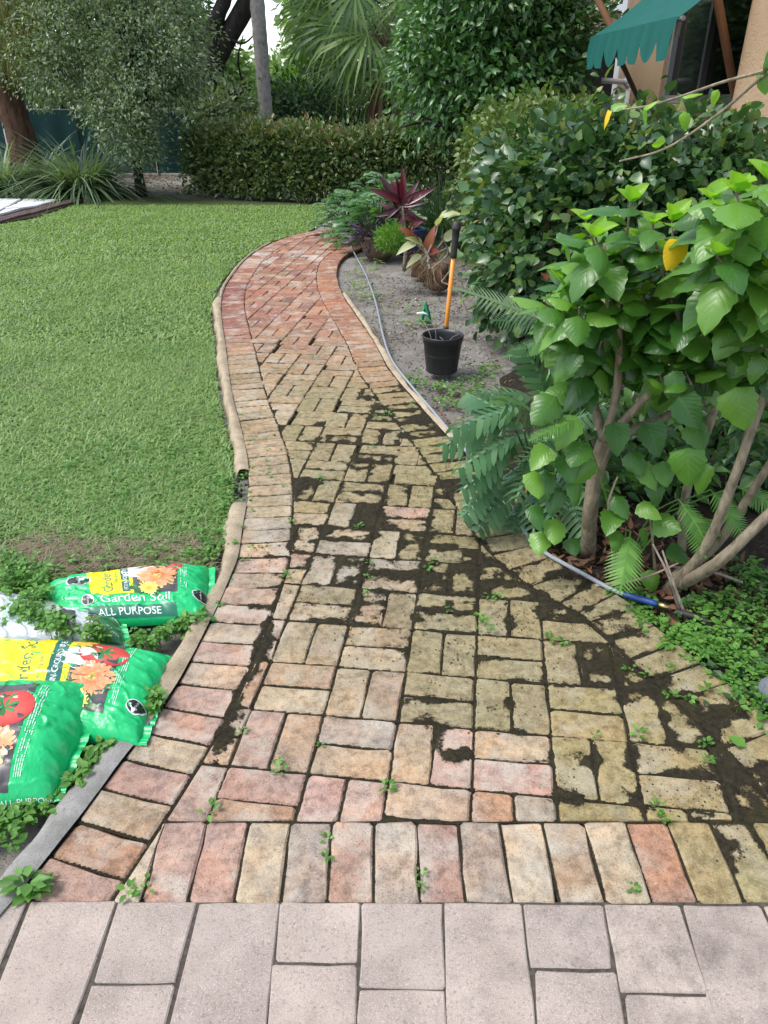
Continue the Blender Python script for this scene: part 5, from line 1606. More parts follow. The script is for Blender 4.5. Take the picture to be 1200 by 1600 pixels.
def rect_ab(a0, a1, b0, b1, n=None, skew=0.0):
    na = max(2, int((a1 - a0) / .006)); nb = max(2, int((b1 - b0) / .006))
    V = [(a0 + (a1 - a0) * i / na, b0 + (b1 - b0) * j / nb) for i in range(na + 1) for j in range(nb + 1)]
    F = [[i*(nb+1)+j, (i+1)*(nb+1)+j, (i+1)*(nb+1)+j+1, i*(nb+1)+j+1] for i in range(na) for j in range(nb)]
    return V, F
def fan_ab(c, pts):
    n = len(pts); mid = [((p[0] + c[0]) / 2, (p[1] + c[1]) / 2) for p in pts]
    V = [c] + mid + list(pts)
    F = [[0, 1 + i, 1 + (i + 1) % n] for i in range(n)] + [[1+i, 1+n+i, 1+n+(i+1) % n, 1+(i+1) % n] for i in range(n)]
    return V, F
def disc_ab(c, ra, rb=None, n=22, wob=0.0):
    rb = rb or ra
    return fan_ab(c, [(c[0] + ra * math.cos(2*math.pi*i/n) * (1 + wob * random.uniform(-1, 1)), c[1] + rb * math.sin(2*math.pi*i/n) * (1 + wob * random.uniform(-1, 1))) for i in range(n)])
def petal_ab(c, ang, r0, r1, w):
    ca, sa = math.cos(ang), math.sin(ang)
    prof = [(r0, .3), (r0 + (r1-r0)*.35, .75), (r0 + (r1-r0)*.72, 1.0), (r0 + (r1-r0)*.93, .62), (r1, .0)]
    L_ = [(c[0] + ca * r - sa * w * h, c[1] + sa * r + ca * w * h) for r, h in prof]
    R_ = [(c[0] + ca * r + sa * w * h, c[1] + sa * r - ca * w * h) for r, h in prof[:-1]]
    n = len(L_); V = L_ + R_
    F = [[i, i+1, n+i+1, n+i] for i in range(n - 2)] + [[n-2, n-1, 2*n-2]]
    t_ = [0, .35, .72, .93, 1] + [0, .35, .72, .93]
    return V, F, t_

TEXT = {}
def text_tris(s, size):
    """Outline of a word, triangulated; unit em height scaled to size."""
    if s not in TEXT:
        cu = bpy.data.curves.new('lettering', 'FONT'); cu.body = s; cu.resolution_u = 3
        ob = bpy.data.objects.new('lettering', cu); COL.objects.link(ob)
        dg = bpy.context.evaluated_depsgraph_get(); dg.update()
        me = bpy.data.meshes.new_from_object(ob.evaluated_get(dg))
        bpy.data.objects.remove(ob); bpy.data.curves.remove(cu)
        bm = bmesh.new(); bm.from_mesh(me); bpy.data.meshes.remove(me)
        bmesh.ops.triangulate(bm, faces=bm.faces)
        for _ in range(2):
            es = [e for e in bm.edges if e.calc_length() > .22]
            if es: bmesh.ops.subdivide_edges(bm, edges=es, cuts=1); bmesh.ops.triangulate(bm, faces=bm.faces)
        bm.verts.index_update()
        v = np.array([p.co[:2] for p in bm.verts]); f = [[q.index for q in g.verts] for g in bm.faces]
        bm.free(); TEXT[s] = (v, f)
    v, f = TEXT[s]
    return v * size, f
def text_ab(s, size, a, b, across=False, bold=0.0, sx=1.0):
    """Along the length, or (across) reading from the front edge to the back."""
    v, f = text_tris(s, size); v = v * np.array([sx, 1])
    ab = np.c_[a - v[:, 1], b + v[:, 0]] if across else np.c_[a + v[:, 0], b + v[:, 1]]
    return ab, f

def flower(bag, c, r, n, c_in, c_tip, c_mid, layer, name='printed_flower', seed=1):
    r_ = random.Random(seed); polys, cols = [], []
    for ring, (k0, k1) in enumerate(((.35, 1.0), (.28, .82), (.2, .6))):
        for i in range(n):
            a = 2 * math.pi * (i + .5 * ring) / n + r_.uniform(-.06, .06); rr = r * k1 * r_.uniform(.9, 1.06)
            V, F, t_ = petal_ab(c, a, r * .16, rr, r * .125)
            polys.append((V, F)); j = r_.uniform(.82, 1.1)
            cols.append([[min(1, (c_in[k] * (1 - t) + c_tip[k] * t) * j) for k in range(3)] for t in t_])
    bag.ink(name, polys, cols, layer)
    dots = [disc_ab((c[0] + r_.gauss(0, r * .10), c[1] + r_.gauss(0, r * .10)), r * .045, n=6) for _ in range(40)]
    bag.ink(name, [disc_ab(c, r * .24, n=14)] + dots, [c_mid] + [tuple(min(1, v * r_.uniform(.5, 1.8)) for v in c_mid) for _ in dots], layer + 2)

GREEN_D, WHITE, YEL, INK = (.005, .10, .065), (.72, .74, .72), (.78, .62, .008), (.018, .022, .025)

def print_face(bag, a0, a1, b0, b1, seed, small=1.0, deep=0):
    """The picture panel: soil, greens, garlic, tomato, gerbera, yellow mum."""
    r_ = random.Random(seed); W_ = b1 - b0; H_ = a1 - a0
    V, F = rect_ab(a0, a1, b0, b1)
    nz = fbm(np.array(V)[:, 0], np.array(V)[:, 1], 60, 3)
    bag.ink('picture_panel', [(V, F)], [np.outer(.35 + 1.3 * nz, (.065, .062, .066))], 1)
    polys, cols = [], []
    for _ in range(60):      # leaves
        c = (a0 + H_ * r_.uniform(.02, .60), b0 + W_ * r_.choice([r_.uniform(.60, .98), r_.uniform(.05, .30)]))
        V, F, t_ = petal_ab(c, r_.uniform(0, 6.28), 0, r_.uniform(.02, .045), .009)
        polys.append((V, F)); g = r_.uniform(.5, 1.3); cols.append((.035 * g, .13 * g, .03 * g))
    bag.ink('printed_greens', polys, cols, 2)['kind'] = 'stuff'
    polys, cols = [], []
    for q, w in (((.10, .90), .022), ((.22, .93), .024), ((.16, .80), .02)):   # squash
        polys.append(disc_ab((a0 + H_ * q[0], b0 + W_ * q[1]), w, w * 1.2, wob=.12)); cols.append((.72, .43, .04))
    c = (a0 + H_ * .12, b0 + W_ * .60); polys.append(disc_ab(c, .055 * small, .05 * small, wob=.03)); cols.append((.70, .72, .70))
    for k in range(5): polys.append(disc_ab((c[0], c[1] + (k - 2) * .016), .052 * small, .005)); cols.append((.60, .63, .60))
    bag.ink('printed_vegetables', polys, cols, 3)
    c = (a0 + H_ * .64, b0 + W_ * .70); rt = .062 * small
    n = 30; V, F = fan_ab(c, [(c[0] + rt * 1.12 * math.cos(6.2832*i/n), c[1] + rt * math.sin(6.2832*i/n)) for i in range(n)])
    cc = [(.62, .075, .05)] + [(.58, .06, .045) if i < n/2 else (.56, .09, .065) for i in range(n)] + [(.42, .03, .028)] * n
    bag.ink('printed_tomato', [(V, F)], [cc], 4)
    polys, cols = [], []
    for k in range(7):
        V, F, t_ = petal_ab((c[0] - .004, c[1] + .006), k * .9 + .3, .001, rt * r_.uniform(.5, .8), .006); polys.append((V, F)); cols.append((.045, .20, .05))
    for k in range(2): polys.append(disc_ab((c[0] + .02 * (k * 2 - 1), c[1] + rt * .55), .010, .005)); cols.append((.80, .42, .38))
    bag.ink('printed_tomato', polys, cols, 5)
    flower(bag, (a0 + H_ * .55, b0 + W_ * .36), .068 * small, 22, (.60, .15, .05), (.74, .36, .17), (.45, .28, .06), 5, seed=seed)
    flower(bag, (a0 + H_ * .34, b0 + W_ * .10), .035 * small, 15, (.62, .42, .04), (.76, .66, .16), (.50, .36, .03), 8, 'printed_mum', seed + 1)

def fine_print(bag, a0, a1, b0, b1, seed):
    r_ = random.Random(seed); polys = []
    a = a0
    while a < a1:
        b = b0
        while b < b1:
            L_ = r_.uniform(.006, .018)
            if r_.random() < .86: polys.append(([(a, b), (a + .0026, b), (a + .0026, min(b1, b + L_)), (a, min(b1, b + L_))], [[0, 1, 2, 3]]))
            b += L_ + .003
        a += .0058
    bag.ink('fine_print', polys, [(.42, .66, .50)] * len(polys), 2)

def badge(bag, a, b, r, layer=3):
    bag.ink('round_badge', [disc_ab((a, b), r, n=26)], [WHITE], layer)
    bag.ink('round_badge', [disc_ab((a, b), r * .88, n=26)], [INK], layer + 2)
    v, f = text_ab('Miracle-Gro', r * .36, a + r * .12, b - r * .86, True, sx=.9)
    bag.ink('round_badge', [(v, f)], [WHITE], layer + 4)

def face(bag, logo=True, seed=1, ny=.30, py=.55, end=.10, b0=.22, b1=.94, ts=1.0):
    A, B = bag.L, bag.arc
    y0, y1, p1 = A * ny, A * py, A - end
    bb0, bb1 = B * b0, B * b1
    bag.ink('yellow_panel', [rect_ab(y0, y1, bb0, bb1)], [YEL], 1)
    Wd = bb1 - bb0
    v, f = text_tris('Garden Soil', 1.0); tw = v[:, 0].max(); sz = Wd * .90 / tw * ts
    bag.ink('lettering', [text_ab('Garden Soil', sz, y0 + (y1 - y0) * .52, bb0 + Wd * .05, True)], [(.03, .16, .10)], 3)
    v, f = text_tris('for in-ground use', 1.0); s2 = Wd * .4 / v[:, 0].max()
    bag.ink('lettering', [text_ab('for in-ground', s2, y0 + (y1 - y0) * .66, bb0 + Wd * .30, True)], [(.05, .22, .12)], 3)
    h0 = y0 + (y1 - y0) * .74; h1 = y0 + (y1 - y0) * .92
    bag.ink('green_strip', [rect_ab(h0, h1, bb0 + Wd * .04, bb0 + Wd * .92)], [(.012, .115, .085)], 3)
    v, f = text_tris('FOR IN-GROUND USE', 1.0); s3 = Wd * .80 / v[:, 0].max()
    bag.ink('lettering', [text_ab('FOR IN-GROUND USE', s3, h0 + (h1 - h0) * .5 + s3 * .36, bb0 + Wd * .08, True)], [WHITE], 5)
    print_face(bag, y1 + .002, p1, bb0, bb1, seed)
    fine_print(bag, p1 + .010, p1 + .030, bb0 + Wd * .1, bb1 - Wd * .04, seed)
    badge(bag, y0 - .012 if not logo else y0 - .03, bb0 + Wd * .45, .040)

bagA = Bag('soil_bag', 'green and yellow soil bag lying alone nearest the lawn, its whole printed face showing', [G(92, 986), G(324, 972), G(326, 890), G(66, 920)], .076, M['bag_green'], 1.0)
face(bagA, seed=3, ny=.27, py=.54, end=.095, b0=.34, b1=.96)
for txt, sz, a, b, c in (('Garden Soil', .050, .165, .088, WHITE), ('ALL PURPOSE', .036, .150, .040, WHITE)):
    if txt.startswith('ALL'): bagA.ink('green_strip', [rect_ab(.10, .42, .030, .074)], [(.006, .13, .075)], 1)
    bagA.ink('lettering', [text_ab(txt, sz, a, b)], [c], 3)
badge(bagA, .125, .105, .022)
badge(bagA, bagA.L - .022, bagA.arc * .33, .026)

bagD = Bag('soil_bag', 'pale grey bag with dark lettering between the two green bags, mostly under weeds', [G(-60, 1010), G(196, 1012), G(186, 972), G(-30, 925)], .055, M['bag_white'], 2.0)
bagD.ink('dark_end', [rect_ab(bagD.L - .075, bagD.L - .004, bagD.arc * .06, bagD.arc * .95)], [(.020, .13, .035)], 1)
bagD.ink('dark_end', [rect_ab(bagD.L - .105, bagD.L - .070, bagD.arc * .06, bagD.arc * .95)], [(.05, .045, .04)], 2)
bagD.ink('dark_print', [rect_ab(bagD.L - .20, bagD.L - .150, bagD.arc * .30, bagD.arc * .62)], [(.035, .038, .045)], 1)
fine_print(bagD, bagD.L - .40, bagD.L - .25, bagD.arc * .25, bagD.arc * .7, 7)

bagB = Bag('soil_bag', 'green soil bag with a yellow panel, half covered by the bag in front of it', [G(-75, 1150), G(216, 1166), G(270, 1028), G(-60, 1005)], .082, M['bag_green'], 3.0)
face(bagB, seed=5, ny=.20, py=.60, end=.115, b0=.20, b1=.90, ts=1.0)
badge(bagB, bagB.L - .030, bagB.arc * .30, .026)
badge(bagB, bagB.L * .70, bagB.arc * .955, .022)
bagB.ink('lettering', [text_ab('Garden Soil', .046, .22, bagB.arc * .925)], [WHITE], 3)

cC = [G(-190, 1300), G(82, 1256, .0), G(160, 1075, .045), G(-160, 1085, .07)]
bagC = Bag('soil_bag', 'green soil bag on top of another one, its tomato and gerbera picture facing up', cC, .088, M['bag_green'], 4.0)
face(bagC, seed=7, ny=.18, py=.42, end=.115, b0=.10, b1=.78)
bagC.ink('lettering', [text_ab('Garden Soil', .030, bagC.L - .30, .012), text_ab('ALL PURPOSE', .024, bagC.L - .14, .014)], [WHITE, WHITE], 3)

# ================================================================== HOSE, POT, TOOL AND SMALL THINGS ON THE BED
hp = curve([G(x, y, .012) for x, y in [(548, 384), (556, 400), (572, 430), (587, 472), (598, 522), (612, 562), (642, 602), (676, 642), (722, 697), (760, 745), (800, 800), (826, 838), (850, 862), (880, 880), (912, 897), (950, 918), (978, 930)]], 130)
m = MB(); m.tube(hp, .0080, 10)
th = empty('garden_hose', tuple(hp[60]), 'grey garden hose along the right edge of the brick path, ending in a blue sleeve', 'hose')
m.build('hose_tube', M['hose'], th, True)
m = MB(); m.tube(curve([G(974, 928, .014), G(1000, 936, .016), G(1027, 944, .016)], 8), [.009, .0115, .012, .011], 12); m.build('blue_sleeve', M['blue_plastic'], th, True)
m = MB(); a_, b_ = G(1028, 944, .016), G(1046, 950, .016); m.tube([a_, a_ * .5 + b_ * .5, b_], [.010, .011, .008], 10); m.build('brass_end', M['brass'], th, True)
m = MB(); a_, b_ = G(1055, 956, .014), G(1105, 972, .010)
pts = curve([a_, G(1080, 962, .016), b_], 30); m.tube(pts, [.010 + .003 * (i % 2) for i in range(30)], 10)
tag(m.build('ribbed_connector', M['rubber'], None, True), 'black ribbed rubber connector lying in the weeds past the hose end', 'connector')

pc = G(690, 580); 
pot = empty('nursery_pot', tuple(pc), 'black plastic nursery pot standing on the sandy bed beside the path', 'pot')
rr = .123; hh_ = .235
m = MB(); m.lathe([(0.0, .004), (rr * .78, .004), (rr * .80, .012), (rr * .97, hh_ - .045), (rr * 1.0, hh_ - .044), (rr * 1.0, hh_ - .028), (rr * 1.03, hh_ - .026), (rr * 1.05, hh_ - .004), (rr * 1.045, hh_), (rr * 1.01, hh_), (rr * .985, hh_ - .02), (rr * .93, hh_ - .08), (rr * .90, hh_ - .12)], pc, 40); m.build('body', M['black_plastic'], pot, True)
m = MB(); m.lathe([(rr * .93, hh_ - .085), (rr * .6, hh_ - .082), (rr * .3, hh_ - .075), (.001, hh_ - .078)], pc, 24); m.build('potting_soil', M['mulch'], pot, True)
for e in ([(-.06, -.03, .16), (-.09, 0, .26), (-.16, .10, .34)], [(-.04, .02, .16), (-.05, .03, .27), (-.11, .09, .33)], [(.02, -.02, .16), (.05, -.03, .22), (.09, -.05, .25)], [(-.02, 0, .15), (.0, -.01, .2), (-.02, .02, .215)]):
    m = MB(); m.tube(curve([pc + np.array(q) for q in e], 8), [.0028, .0015], 5); m.build('dry_twig', M['twig'], pot)
m = MB(); m.tube(curve([pc + np.array((-.16, .10, .34)), pc + np.array((-.12, .09, .345)), pc + np.array((-.095, .09, .335))], 5), [.006, .008, .003], 6); m.build('twig_tip', M['white_plastic'], pot)

tb = pc + np.array([.012, .145, -.05]); tt = P(714, 347, tb[1] + .02); tdir = (tt - tb)
th = empty('garden_tool', tuple(tb), 'garden tool with an orange shaft and black grip standing upright behind the black pot', 'garden tool')
m = MB(); m.tube([tb, tb + tdir * .82], .0135, 14); m.build('shaft', M['orange'], th, True)
m = MB(); m.tube([tb + tdir * q for q in (.30, .325)], .0165, 14); m.build('shaft_band', M['rubber'], th, True)
m = MB(); m.tube([tb + tdir * q for q in (.775, .78, .80, .84, .90, .945, .95, .97, .975, 1.0, 1.004)], [.017, .0205, .021, .0195, .021, .0225, .027, .027, .024, .024, .012], 16); m.build('grip', M['rubber'], th, True)

gc = G(664, 503); th = empty('plastic_clip', tuple(gc), 'small green plastic clip with two prongs stuck in the sandy bed', 'clip')
for dx, tx, h, sl in ((-.022, -.008, .11, .3), (.022, -.004, .155, -.15)):
    m = MB(); m.tube(curve([gc + np.array([dx * 1.5, 0, -.01]), gc + np.array([dx, 0, h * .4]), gc + np.array([tx, .01, h])], 8), [.020, .019, .016, .010], 8); m.build('prong', M['green_plastic'], th, True)
m = MB(); m.tube([gc + np.array([-.028, .0, .05]), gc + np.array([.022, .0, .055])], .007, 8); m.build('hinge', M['green_plastic'], th, True)

m = MB(); c = G(1212, 1092)
bm = bmesh.new(); bmesh.ops.create_icosphere(bm, subdivisions=3, radius=.05)
for v in bm.verts: v.co = Vector((v.co.x * 1.0, v.co.y * 1.4, v.co.z * .8)) * (1 + .35 * mnoise.noise(v.co * 14)) + Vector((c[0], c[1], .01))
me = bpy.data.meshes.new('rock'); bm.to_mesh(me); bm.free(); me.materials.append(M['rock'])
tag(put('rock', me), 'grey rock among the weeds at the right edge of the path', 'rock')

# ================================================================== PLANTS AT THE BEND OF THE PATH
def frond_leaf(mat, L, n, w, arch, lw, nm, droop=.25):
    pts, pos, di, nr, sz = pinnate(L, n, w, arch)
    v, f, u = scatter(blade_t(3, lw, droop), pos, di, nr, sz)
    nseg = len(pts); r = .012 * L
    rv = np.vstack([pts + np.array([-r, 0, .0]), pts + np.array([r, 0, .0])]); rf = []
    for i in range(nseg - 1): rf += [(i, i + 1, nseg + i + 1), (i, nseg + i + 1, nseg + i)]
    V = np.vstack([v, rv]); F = np.vstack([f, np.array(rf) + len(v)]); U = np.vstack([u, np.full((len(rv), 2), .5)])
    return mesh(nm, V, F.astype(np.int32), mat, False, U)

def lobed_leaf(mat, nl, w, seed, nm='leaf'):
    """A split philodendron leaf: lobes along both sides of a broad drooping blade, unit length."""
    r_ = random.Random(seed); V, F, U = [], [], []
    for i in range(nl):
        s = .06 + .84 * i / (nl - 1); reach = w * (math.sin(math.pi * (.18 + .78 * s)) ** .8)
        for sg in (-1, 1):
            n = len(V); a = R(62 - 50 * s + r_.uniform(-6, 6)) ; dx, dy = math.cos(a * .9) * sg, math.sin(a * .7 + .15)
            hw = .5 * .80 / nl
            z = lambda q: -.28 * (s + q * .25) ** 2 + .10 * q - .16 * q * q
            for q, k in ((0, 1.0), (.5, 1.15), (.85, .8), (1.0, .0)):
                for e in ((-1, 1) if k else (0,)):
                    V.append((dx * reach * q, s + dy * reach * q * .75 + e * hw * k, z(q))); U.append((.5, s))
            for k in (0, 2): F += [(n+k, n+k+1, n+k+3), (n+k, n+k+3, n+k+2)] if sg < 0 else [(n+k, n+k+3, n+k+1), (n+k, n+k+2, n+k+3)]
            F += [(n+4, n+5, n+6)] if sg < 0 else [(n+4, n+6, n+5)]
    n = len(V); ks = 7
    for i in range(ks + 1):
        s = i / ks
        for e in (-1, 1): V.append((e * w * .16 * (1 - s * .8) if s > .03 else 0, s * .98 , -.28 * s * s + .004)); U.append((.5, s))
    for i in range(ks): a = n + 2 * i; F += [(a, a+1, a+3), (a, a+3, a+2)]
    return mesh(nm, np.array(V), np.array(F, np.int32), mat, False, np.array(U))

def rosette(me_list, th, base, n, hr, reach, size, rng, tilt=(.2, 1.3), stemmat=None, lift=0.0, name='leaf', elong=1.0, stalk=True):
    m = MB()
    for i in range(n):
        a = i * 2.39996 + rng.uniform(-.3, .3); tl = tilt[0] + (tilt[1] - tilt[0]) * (i + .5) / n
        d = np.array([math.cos(a) * math.sin(tl), math.sin(a) * math.sin(tl), math.cos(tl)])
        p = np.asarray(base) + d * reach * rng.uniform(.75, 1.1) * np.array([1, 1, hr]); 
        out = np.array([math.cos(a), math.sin(a), .55 - .30 * tl])
        nr = np.array([-.25 * math.cos(a), -.25 * math.sin(a), 1.0]) + rng.normal(size=3) * .15
        place_leaf(me_list[i % len(me_list)], p, out, nr, size * rng.uniform(.75, 1.2), th, name)
        if stalk: m.tube(curve([np.asarray(base) + rng.normal(size=3) * .01, (np.asarray(base) + p) / 2 + np.array([0, 0, .05 * reach]), p], 5), .006 * elong, 4)
    if stalk:
        o = m.build('stalks', stemmat or M['xan'], th); o['kind'] = 'stuff'

rng = np.random.default_rng(70); random.seed(70)
xl = [lobed_leaf(M['xan'], 6, .46, k) for k in range(3)]
for lab, px, py, n, rc, sz in [('split leaved green plant at the bend of the path, left of the clay pot', 592, 392, 150, .44, .17),
                              ('split leaved green plant behind the one at the bend, below the maroon plant', 600, 362, 140, .52, .18),
                              ('split leaved plant furthest left at the end of the path beside the lawn', 556, 376, 140, .42, .17)]:
    b = G(px, py); th = empty('split_leaf_plant', tuple(b), lab, 'plant', 'split leaved plants at the bend')
    rosette(xl, th, b + np.array([0, .1, .05]), n, 1.05, rc, sz, rng, (.05, 1.45))

# maroon ti plant
tl_ = [mesh('leaf', *(lambda t_: (t_[0], t_[1].astype(np.int32)))(leaf_t(.20, 6, .35, .22, 1.0)), M['ti'], True, leaf_t(.20, 6, .35, .22, 1.0)[2])]
D = 7.7; tb_ = P(632, 385, D); tb_[2] = 0; tp_ = P(628, 322, D)
th = empty('ti_plant', tuple(tb_), 'maroon ti plant with upright paddle leaves above the green plants', 'plant')
m = MB(); m.tube(curve([tb_, (tb_ + tp_) / 2 + np.array([.03, 0, 0]), tp_], 6), [.022, .016], 8); m.build('stem', M['bark_stem'], th, True)
for ang, tilt, sz in [(-30, .2, .60), (-8, .1, .52), (3, .35, .56), (26, .25, .56), (42, .4, .56), (60, .5, .52), (-66, .7, .56), (-84, .5, .48), (75, .9, .44), (-100, .6, .46), (-125, .8, .36), (-160, .6, .42), (110, .7, .34), (15, -.5, .50), (-20, -.4, .5), (95, .2, .46), (-55, -.3, .5)]:
    a = R(ang); d = np.array([math.sin(a), -tilt * .5, math.cos(a)])
    place_leaf(tl_[0], tp_ + np.array([0, 0, random.uniform(-.12, .06)]), d, np.array([-.3 * math.sin(a) + random.gauss(0, .45), -1, .45]), sz * random.uniform(.52, .70), th, wid=1.25)

# dark strap leaves behind it, two clumps, and one more pale tuft
strap_clump('strap_leaves', 'lily_turf', G(690, 372), 520, 1.05, .016, .8, M['liriope'], 'dark grassy clump of narrow leaves right of the maroon plant', 'grass clump', rng, .8, 'dark grassy clumps')
strap_clump('strap_leaves', 'lily_turf', G(738, 390), 300, .8, .018, .6, M['liriope'], 'dark grassy clump behind the orange tool next to the dark shrub', 'grass clump', rng, .9, 'dark grassy clumps')
strap_clump('strap_leaves', 'spider_plant', G(598, 338), 110, .70, .02, .4, M['strap'], 'pale narrow leaved tuft just left of the maroon plant', 'grass clump', rng, .6)

# clay bowl with a purple plant and a lacy bright green one
bc = G(592, 402); th = empty('clay_pot', tuple(bc), 'mossy clay pot at the start of the hose with purple leaves over its rim', 'pot')
m = MB(); m.lathe([(0, 0), (.13, 0), (.175, .06), (.20, .14), (.205, .20), (.225, .205), (.225, .235), (.20, .235), (.19, .20)], bc, 32); m.build('body', M['clay'], th, True)
m = MB(); m.lathe([(.195, .21), (.1, .215), (.001, .22)], bc, 20); m.build('potting_soil', M['mulch'], th, True)
th = empty('purple_plant', tuple(bc + np.array([-.08, -.06, .22])), 'dark purple plant spilling over the left rim of the clay pot', 'plant')
n = 240; c = bc + np.array([-.09, -.08, .24])
pos = c + rng.normal(size=(n, 3)) * np.array([.10, .07, .05]); d = unit((pos - c) + np.array([-.02, -.05, .0])); 
o = leaf_mesh('foliage', M['purple'], [scatter(leaf_t(.34, 3, .2, .2), pos, d, unit(rng.normal(size=(n, 3)) + np.array([0, -.4, 1])), rng.uniform(.05, .11, n))], th); o['kind'] = 'stuff'
th = empty('lacy_plant', tuple(bc + np.array([.16, .0, .22])), 'bright green lacy foliage plant at the right side of the clay pot', 'plant')
c = P(612, 372, 6.9)
n = 1300; dd = rdir(n, rng); pos = c + dd * np.array([.15, .13, .11]) * (rng.random(n) ** .4)[:, None]
o = leaf_mesh('foliage', M['lace'], [scatter(blade_t(2, .16, .2), pos, unit(dd + rng.normal(size=(n, 3)) * .5 + np.array([0, -.1, .2])), rdir(n, rng), rng.uniform(.03, .07, n))], th); o['kind'] = 'stuff'
m = MB(); limbs(m, bc + np.array([.1, .02, .2]), [c + rdir(1, rng)[0] * .12 for _ in range(8)], .006, .002, 4); m.build('stem', M['lace'], th)

# blue glazed pot behind
bc = G(640, 398); th = empty('blue_pot', tuple(bc), 'deep blue glazed pot behind the plant with cream leaves', 'pot')
m = MB(); m.lathe([(0, 0), (.11, 0), (.135, .05), (.155, .16), (.17, .24), (.185, .25), (.185, .28), (.165, .28), (.155, .24), (0, .235)], bc, 28); m.build('body', M['blue_glaze'], th, True)
for k in range(9):
    a = k * 2.4; place_leaf(tl_[0], bc + np.array([.02 * math.cos(a), .02 * math.sin(a), .24]), (math.cos(a) * .8, math.sin(a) * .8, .9), (-math.cos(a) * .5, -.6, .8), .22, th)

# root-bound plants with cream and rust leaves
rb_ = [(G(655, 432), .085, .20), (G(684, 452), .10, .22), (G(668, 440), .08, .21)]
th = empty('rootbound_plant', tuple(rb_[1][0]), 'root bound plant pulled from its pot, with hanging dry roots and cream leaves', 'plant')
for p, r_, h in rb_:
    m = MB(); m.lathe([(0.01, 0), (r_ * .8, .0), (r_, .05), (r_ * 1.02, h * .7), (r_ * .85, h), (.01, h * 1.03)], p, 18)
    V = np.vstack(m.v); V[:, :2] += rng.normal(size=(len(V), 2)) * .006; m.v = [V]; m.build('root_ball', M['root'], th, True)
n = 230; ii = rng.integers(0, 3, n); a = rng.uniform(0, 6.283, n)
cen = np.array([q[0] for q in rb_])[ii]; rad = np.array([q[1] for q in rb_])[ii] * 1.05
pos = cen + np.stack([np.cos(a) * rad, np.sin(a) * rad, rng.uniform(.10, .25, n)], 1)
d = np.stack([np.cos(a) * .45 + rng.normal(0, .25, n), np.sin(a) * .45 + rng.normal(0, .6, n), -rng.uniform(.2, 1, n)], 1)
pos_, d_ = pos, d
o = leaf_mesh('dry_roots', M['palm_dry'], [scatter(blade_t(4, .055, .6), pos, d, np.stack([np.cos(a), np.sin(a), np.zeros(n)], 1), rng.uniform(.08, .22, n))], th); o['kind'] = 'stuff'
o = leaf_mesh('dry_roots', M['litter'], [scatter(blade_t(4, .07, .1), pos[::2] + .01, d[::2], np.stack([np.cos(a), np.sin(a), np.zeros(n)], 1)[::2], rng.uniform(.08, .2, (n + 1) // 2))], th); o['kind'] = 'stuff'
for e in ([(690, 440), (712, 420), (730, 470)], [(690, 440), (715, 455), (735, 500)], [(675, 420), (700, 395), (690, 370)]):
    m = MB(); m.tube(curve([P(e[0][0], e[0][1], 5.95), P(e[1][0], e[1][1], 5.9), P(e[2][0], e[2][1], 5.85)], 10), [.008, .004], 6); m.build('bare_root', M['twig'], th)
ol = leaf_t(.42, 6, .22, .35)
lm_ = {k: mesh('leaf', ol[0], ol[1].astype(np.int32), M[k], True, ol[2]) for k in ('cream', 'rust')}
cb_ = P(668, 415, 6.0)
for px, py, d, sz, k in [(684, 350, (.0, -.5, .6), .20, 'cream'), (696, 338, (1, -.3, .1), .22, 'cream'), (640, 384, (-1, -.5, -.25), .24, 'cream'), (655, 380, (-.6, -.6, .5), .24, 'cream'), (652, 402, (-.9, -.6, -.3), .20, 'cream'), (700, 372, (.7, -.4, .4), .24, 'cream'), (708, 388, (1, -.4, -.1), .2, 'cream'),
                         (668, 385, (-.1, -.5, .9), .26, 'rust'), (650, 372, (-.4, -.4, .8), .22, 'rust'), (675, 395, (.3, -.8, .3), .2, 'rust'), (642, 370, (-.7, -.3, .5), .2, 'rust')]:
    sz *= .8; p = P(px, py, 6.0) - np.array(d) * sz * .25
    place_leaf(lm_[k], p, np.array(d) + rng.normal(size=3) * .15, np.array((-.2, -.8, .7)) + rng.normal(size=3) * .35, sz, th)
    m = MB(); m.tube(curve([cb_ + rng.normal(size=3) * .03, (cb_ + p) / 2 + np.array([.01, 0, .03]), p], 6), [.010, .005], 5); m.build('stalk', M['twig'], th)

# ================================================================== FOREGROUND: HIBISCUS, SPLIT LEAVES, FERNS
rng = np.random.default_rng(80); random.seed(80)
HB = [leaf_t(.70, 7, .16, .28, 1.5, 2, -.1, .03), leaf_t(.62, 7, .22, .42, 1.6, 2, -.12, .04), leaf_t(.78, 7, .12, .18, 1.4, 2, -.08, .03)]
def ovate(w, k, droop, cup, tip=.06, seed=0):
    V, UV = [], []; nx = 5; r_ = random.Random(seed); tw = r_.uniform(-.25, .25)
    for i in range(k + 1):
        s_ = i / k
        half = .5 * w * math.sin(math.pi * min(1, (s_ * .97 + .03) ** .60)) ** .72 if 0 < s_ < 1 else (.03 * w if i == 0 else 0)
        for c in range(nx):
            t_ = c / (nx - 1) * 2 - 1
            V.append((t_ * half + .03 * math.sin(5 * s_ + seed) * s_, s_ - .10 * droop * s_, -droop * s_ * s_ - cup * t_ * t_ * half * 2 + .05 * abs(t_) * half * 2 + tw * t_ * half * s_ + .016 * math.sin(11 * s_ + 3 * t_ + seed) * abs(t_)))
            UV.append((.5 + .5 * t_, s_))
    F = []
    for i in range(k):
        for c in range(nx - 1):
            a, b, d, e = i*nx+c, i*nx+c+1, (i+1)*nx+c+1, (i+1)*nx+c
            F += [(a, b, d), (a, d, e)] if i < k - 1 else ([(a, b, d)] if c >= 2 else [(a, b, e)])
    return np.array(V), np.array(F), np.array(UV)
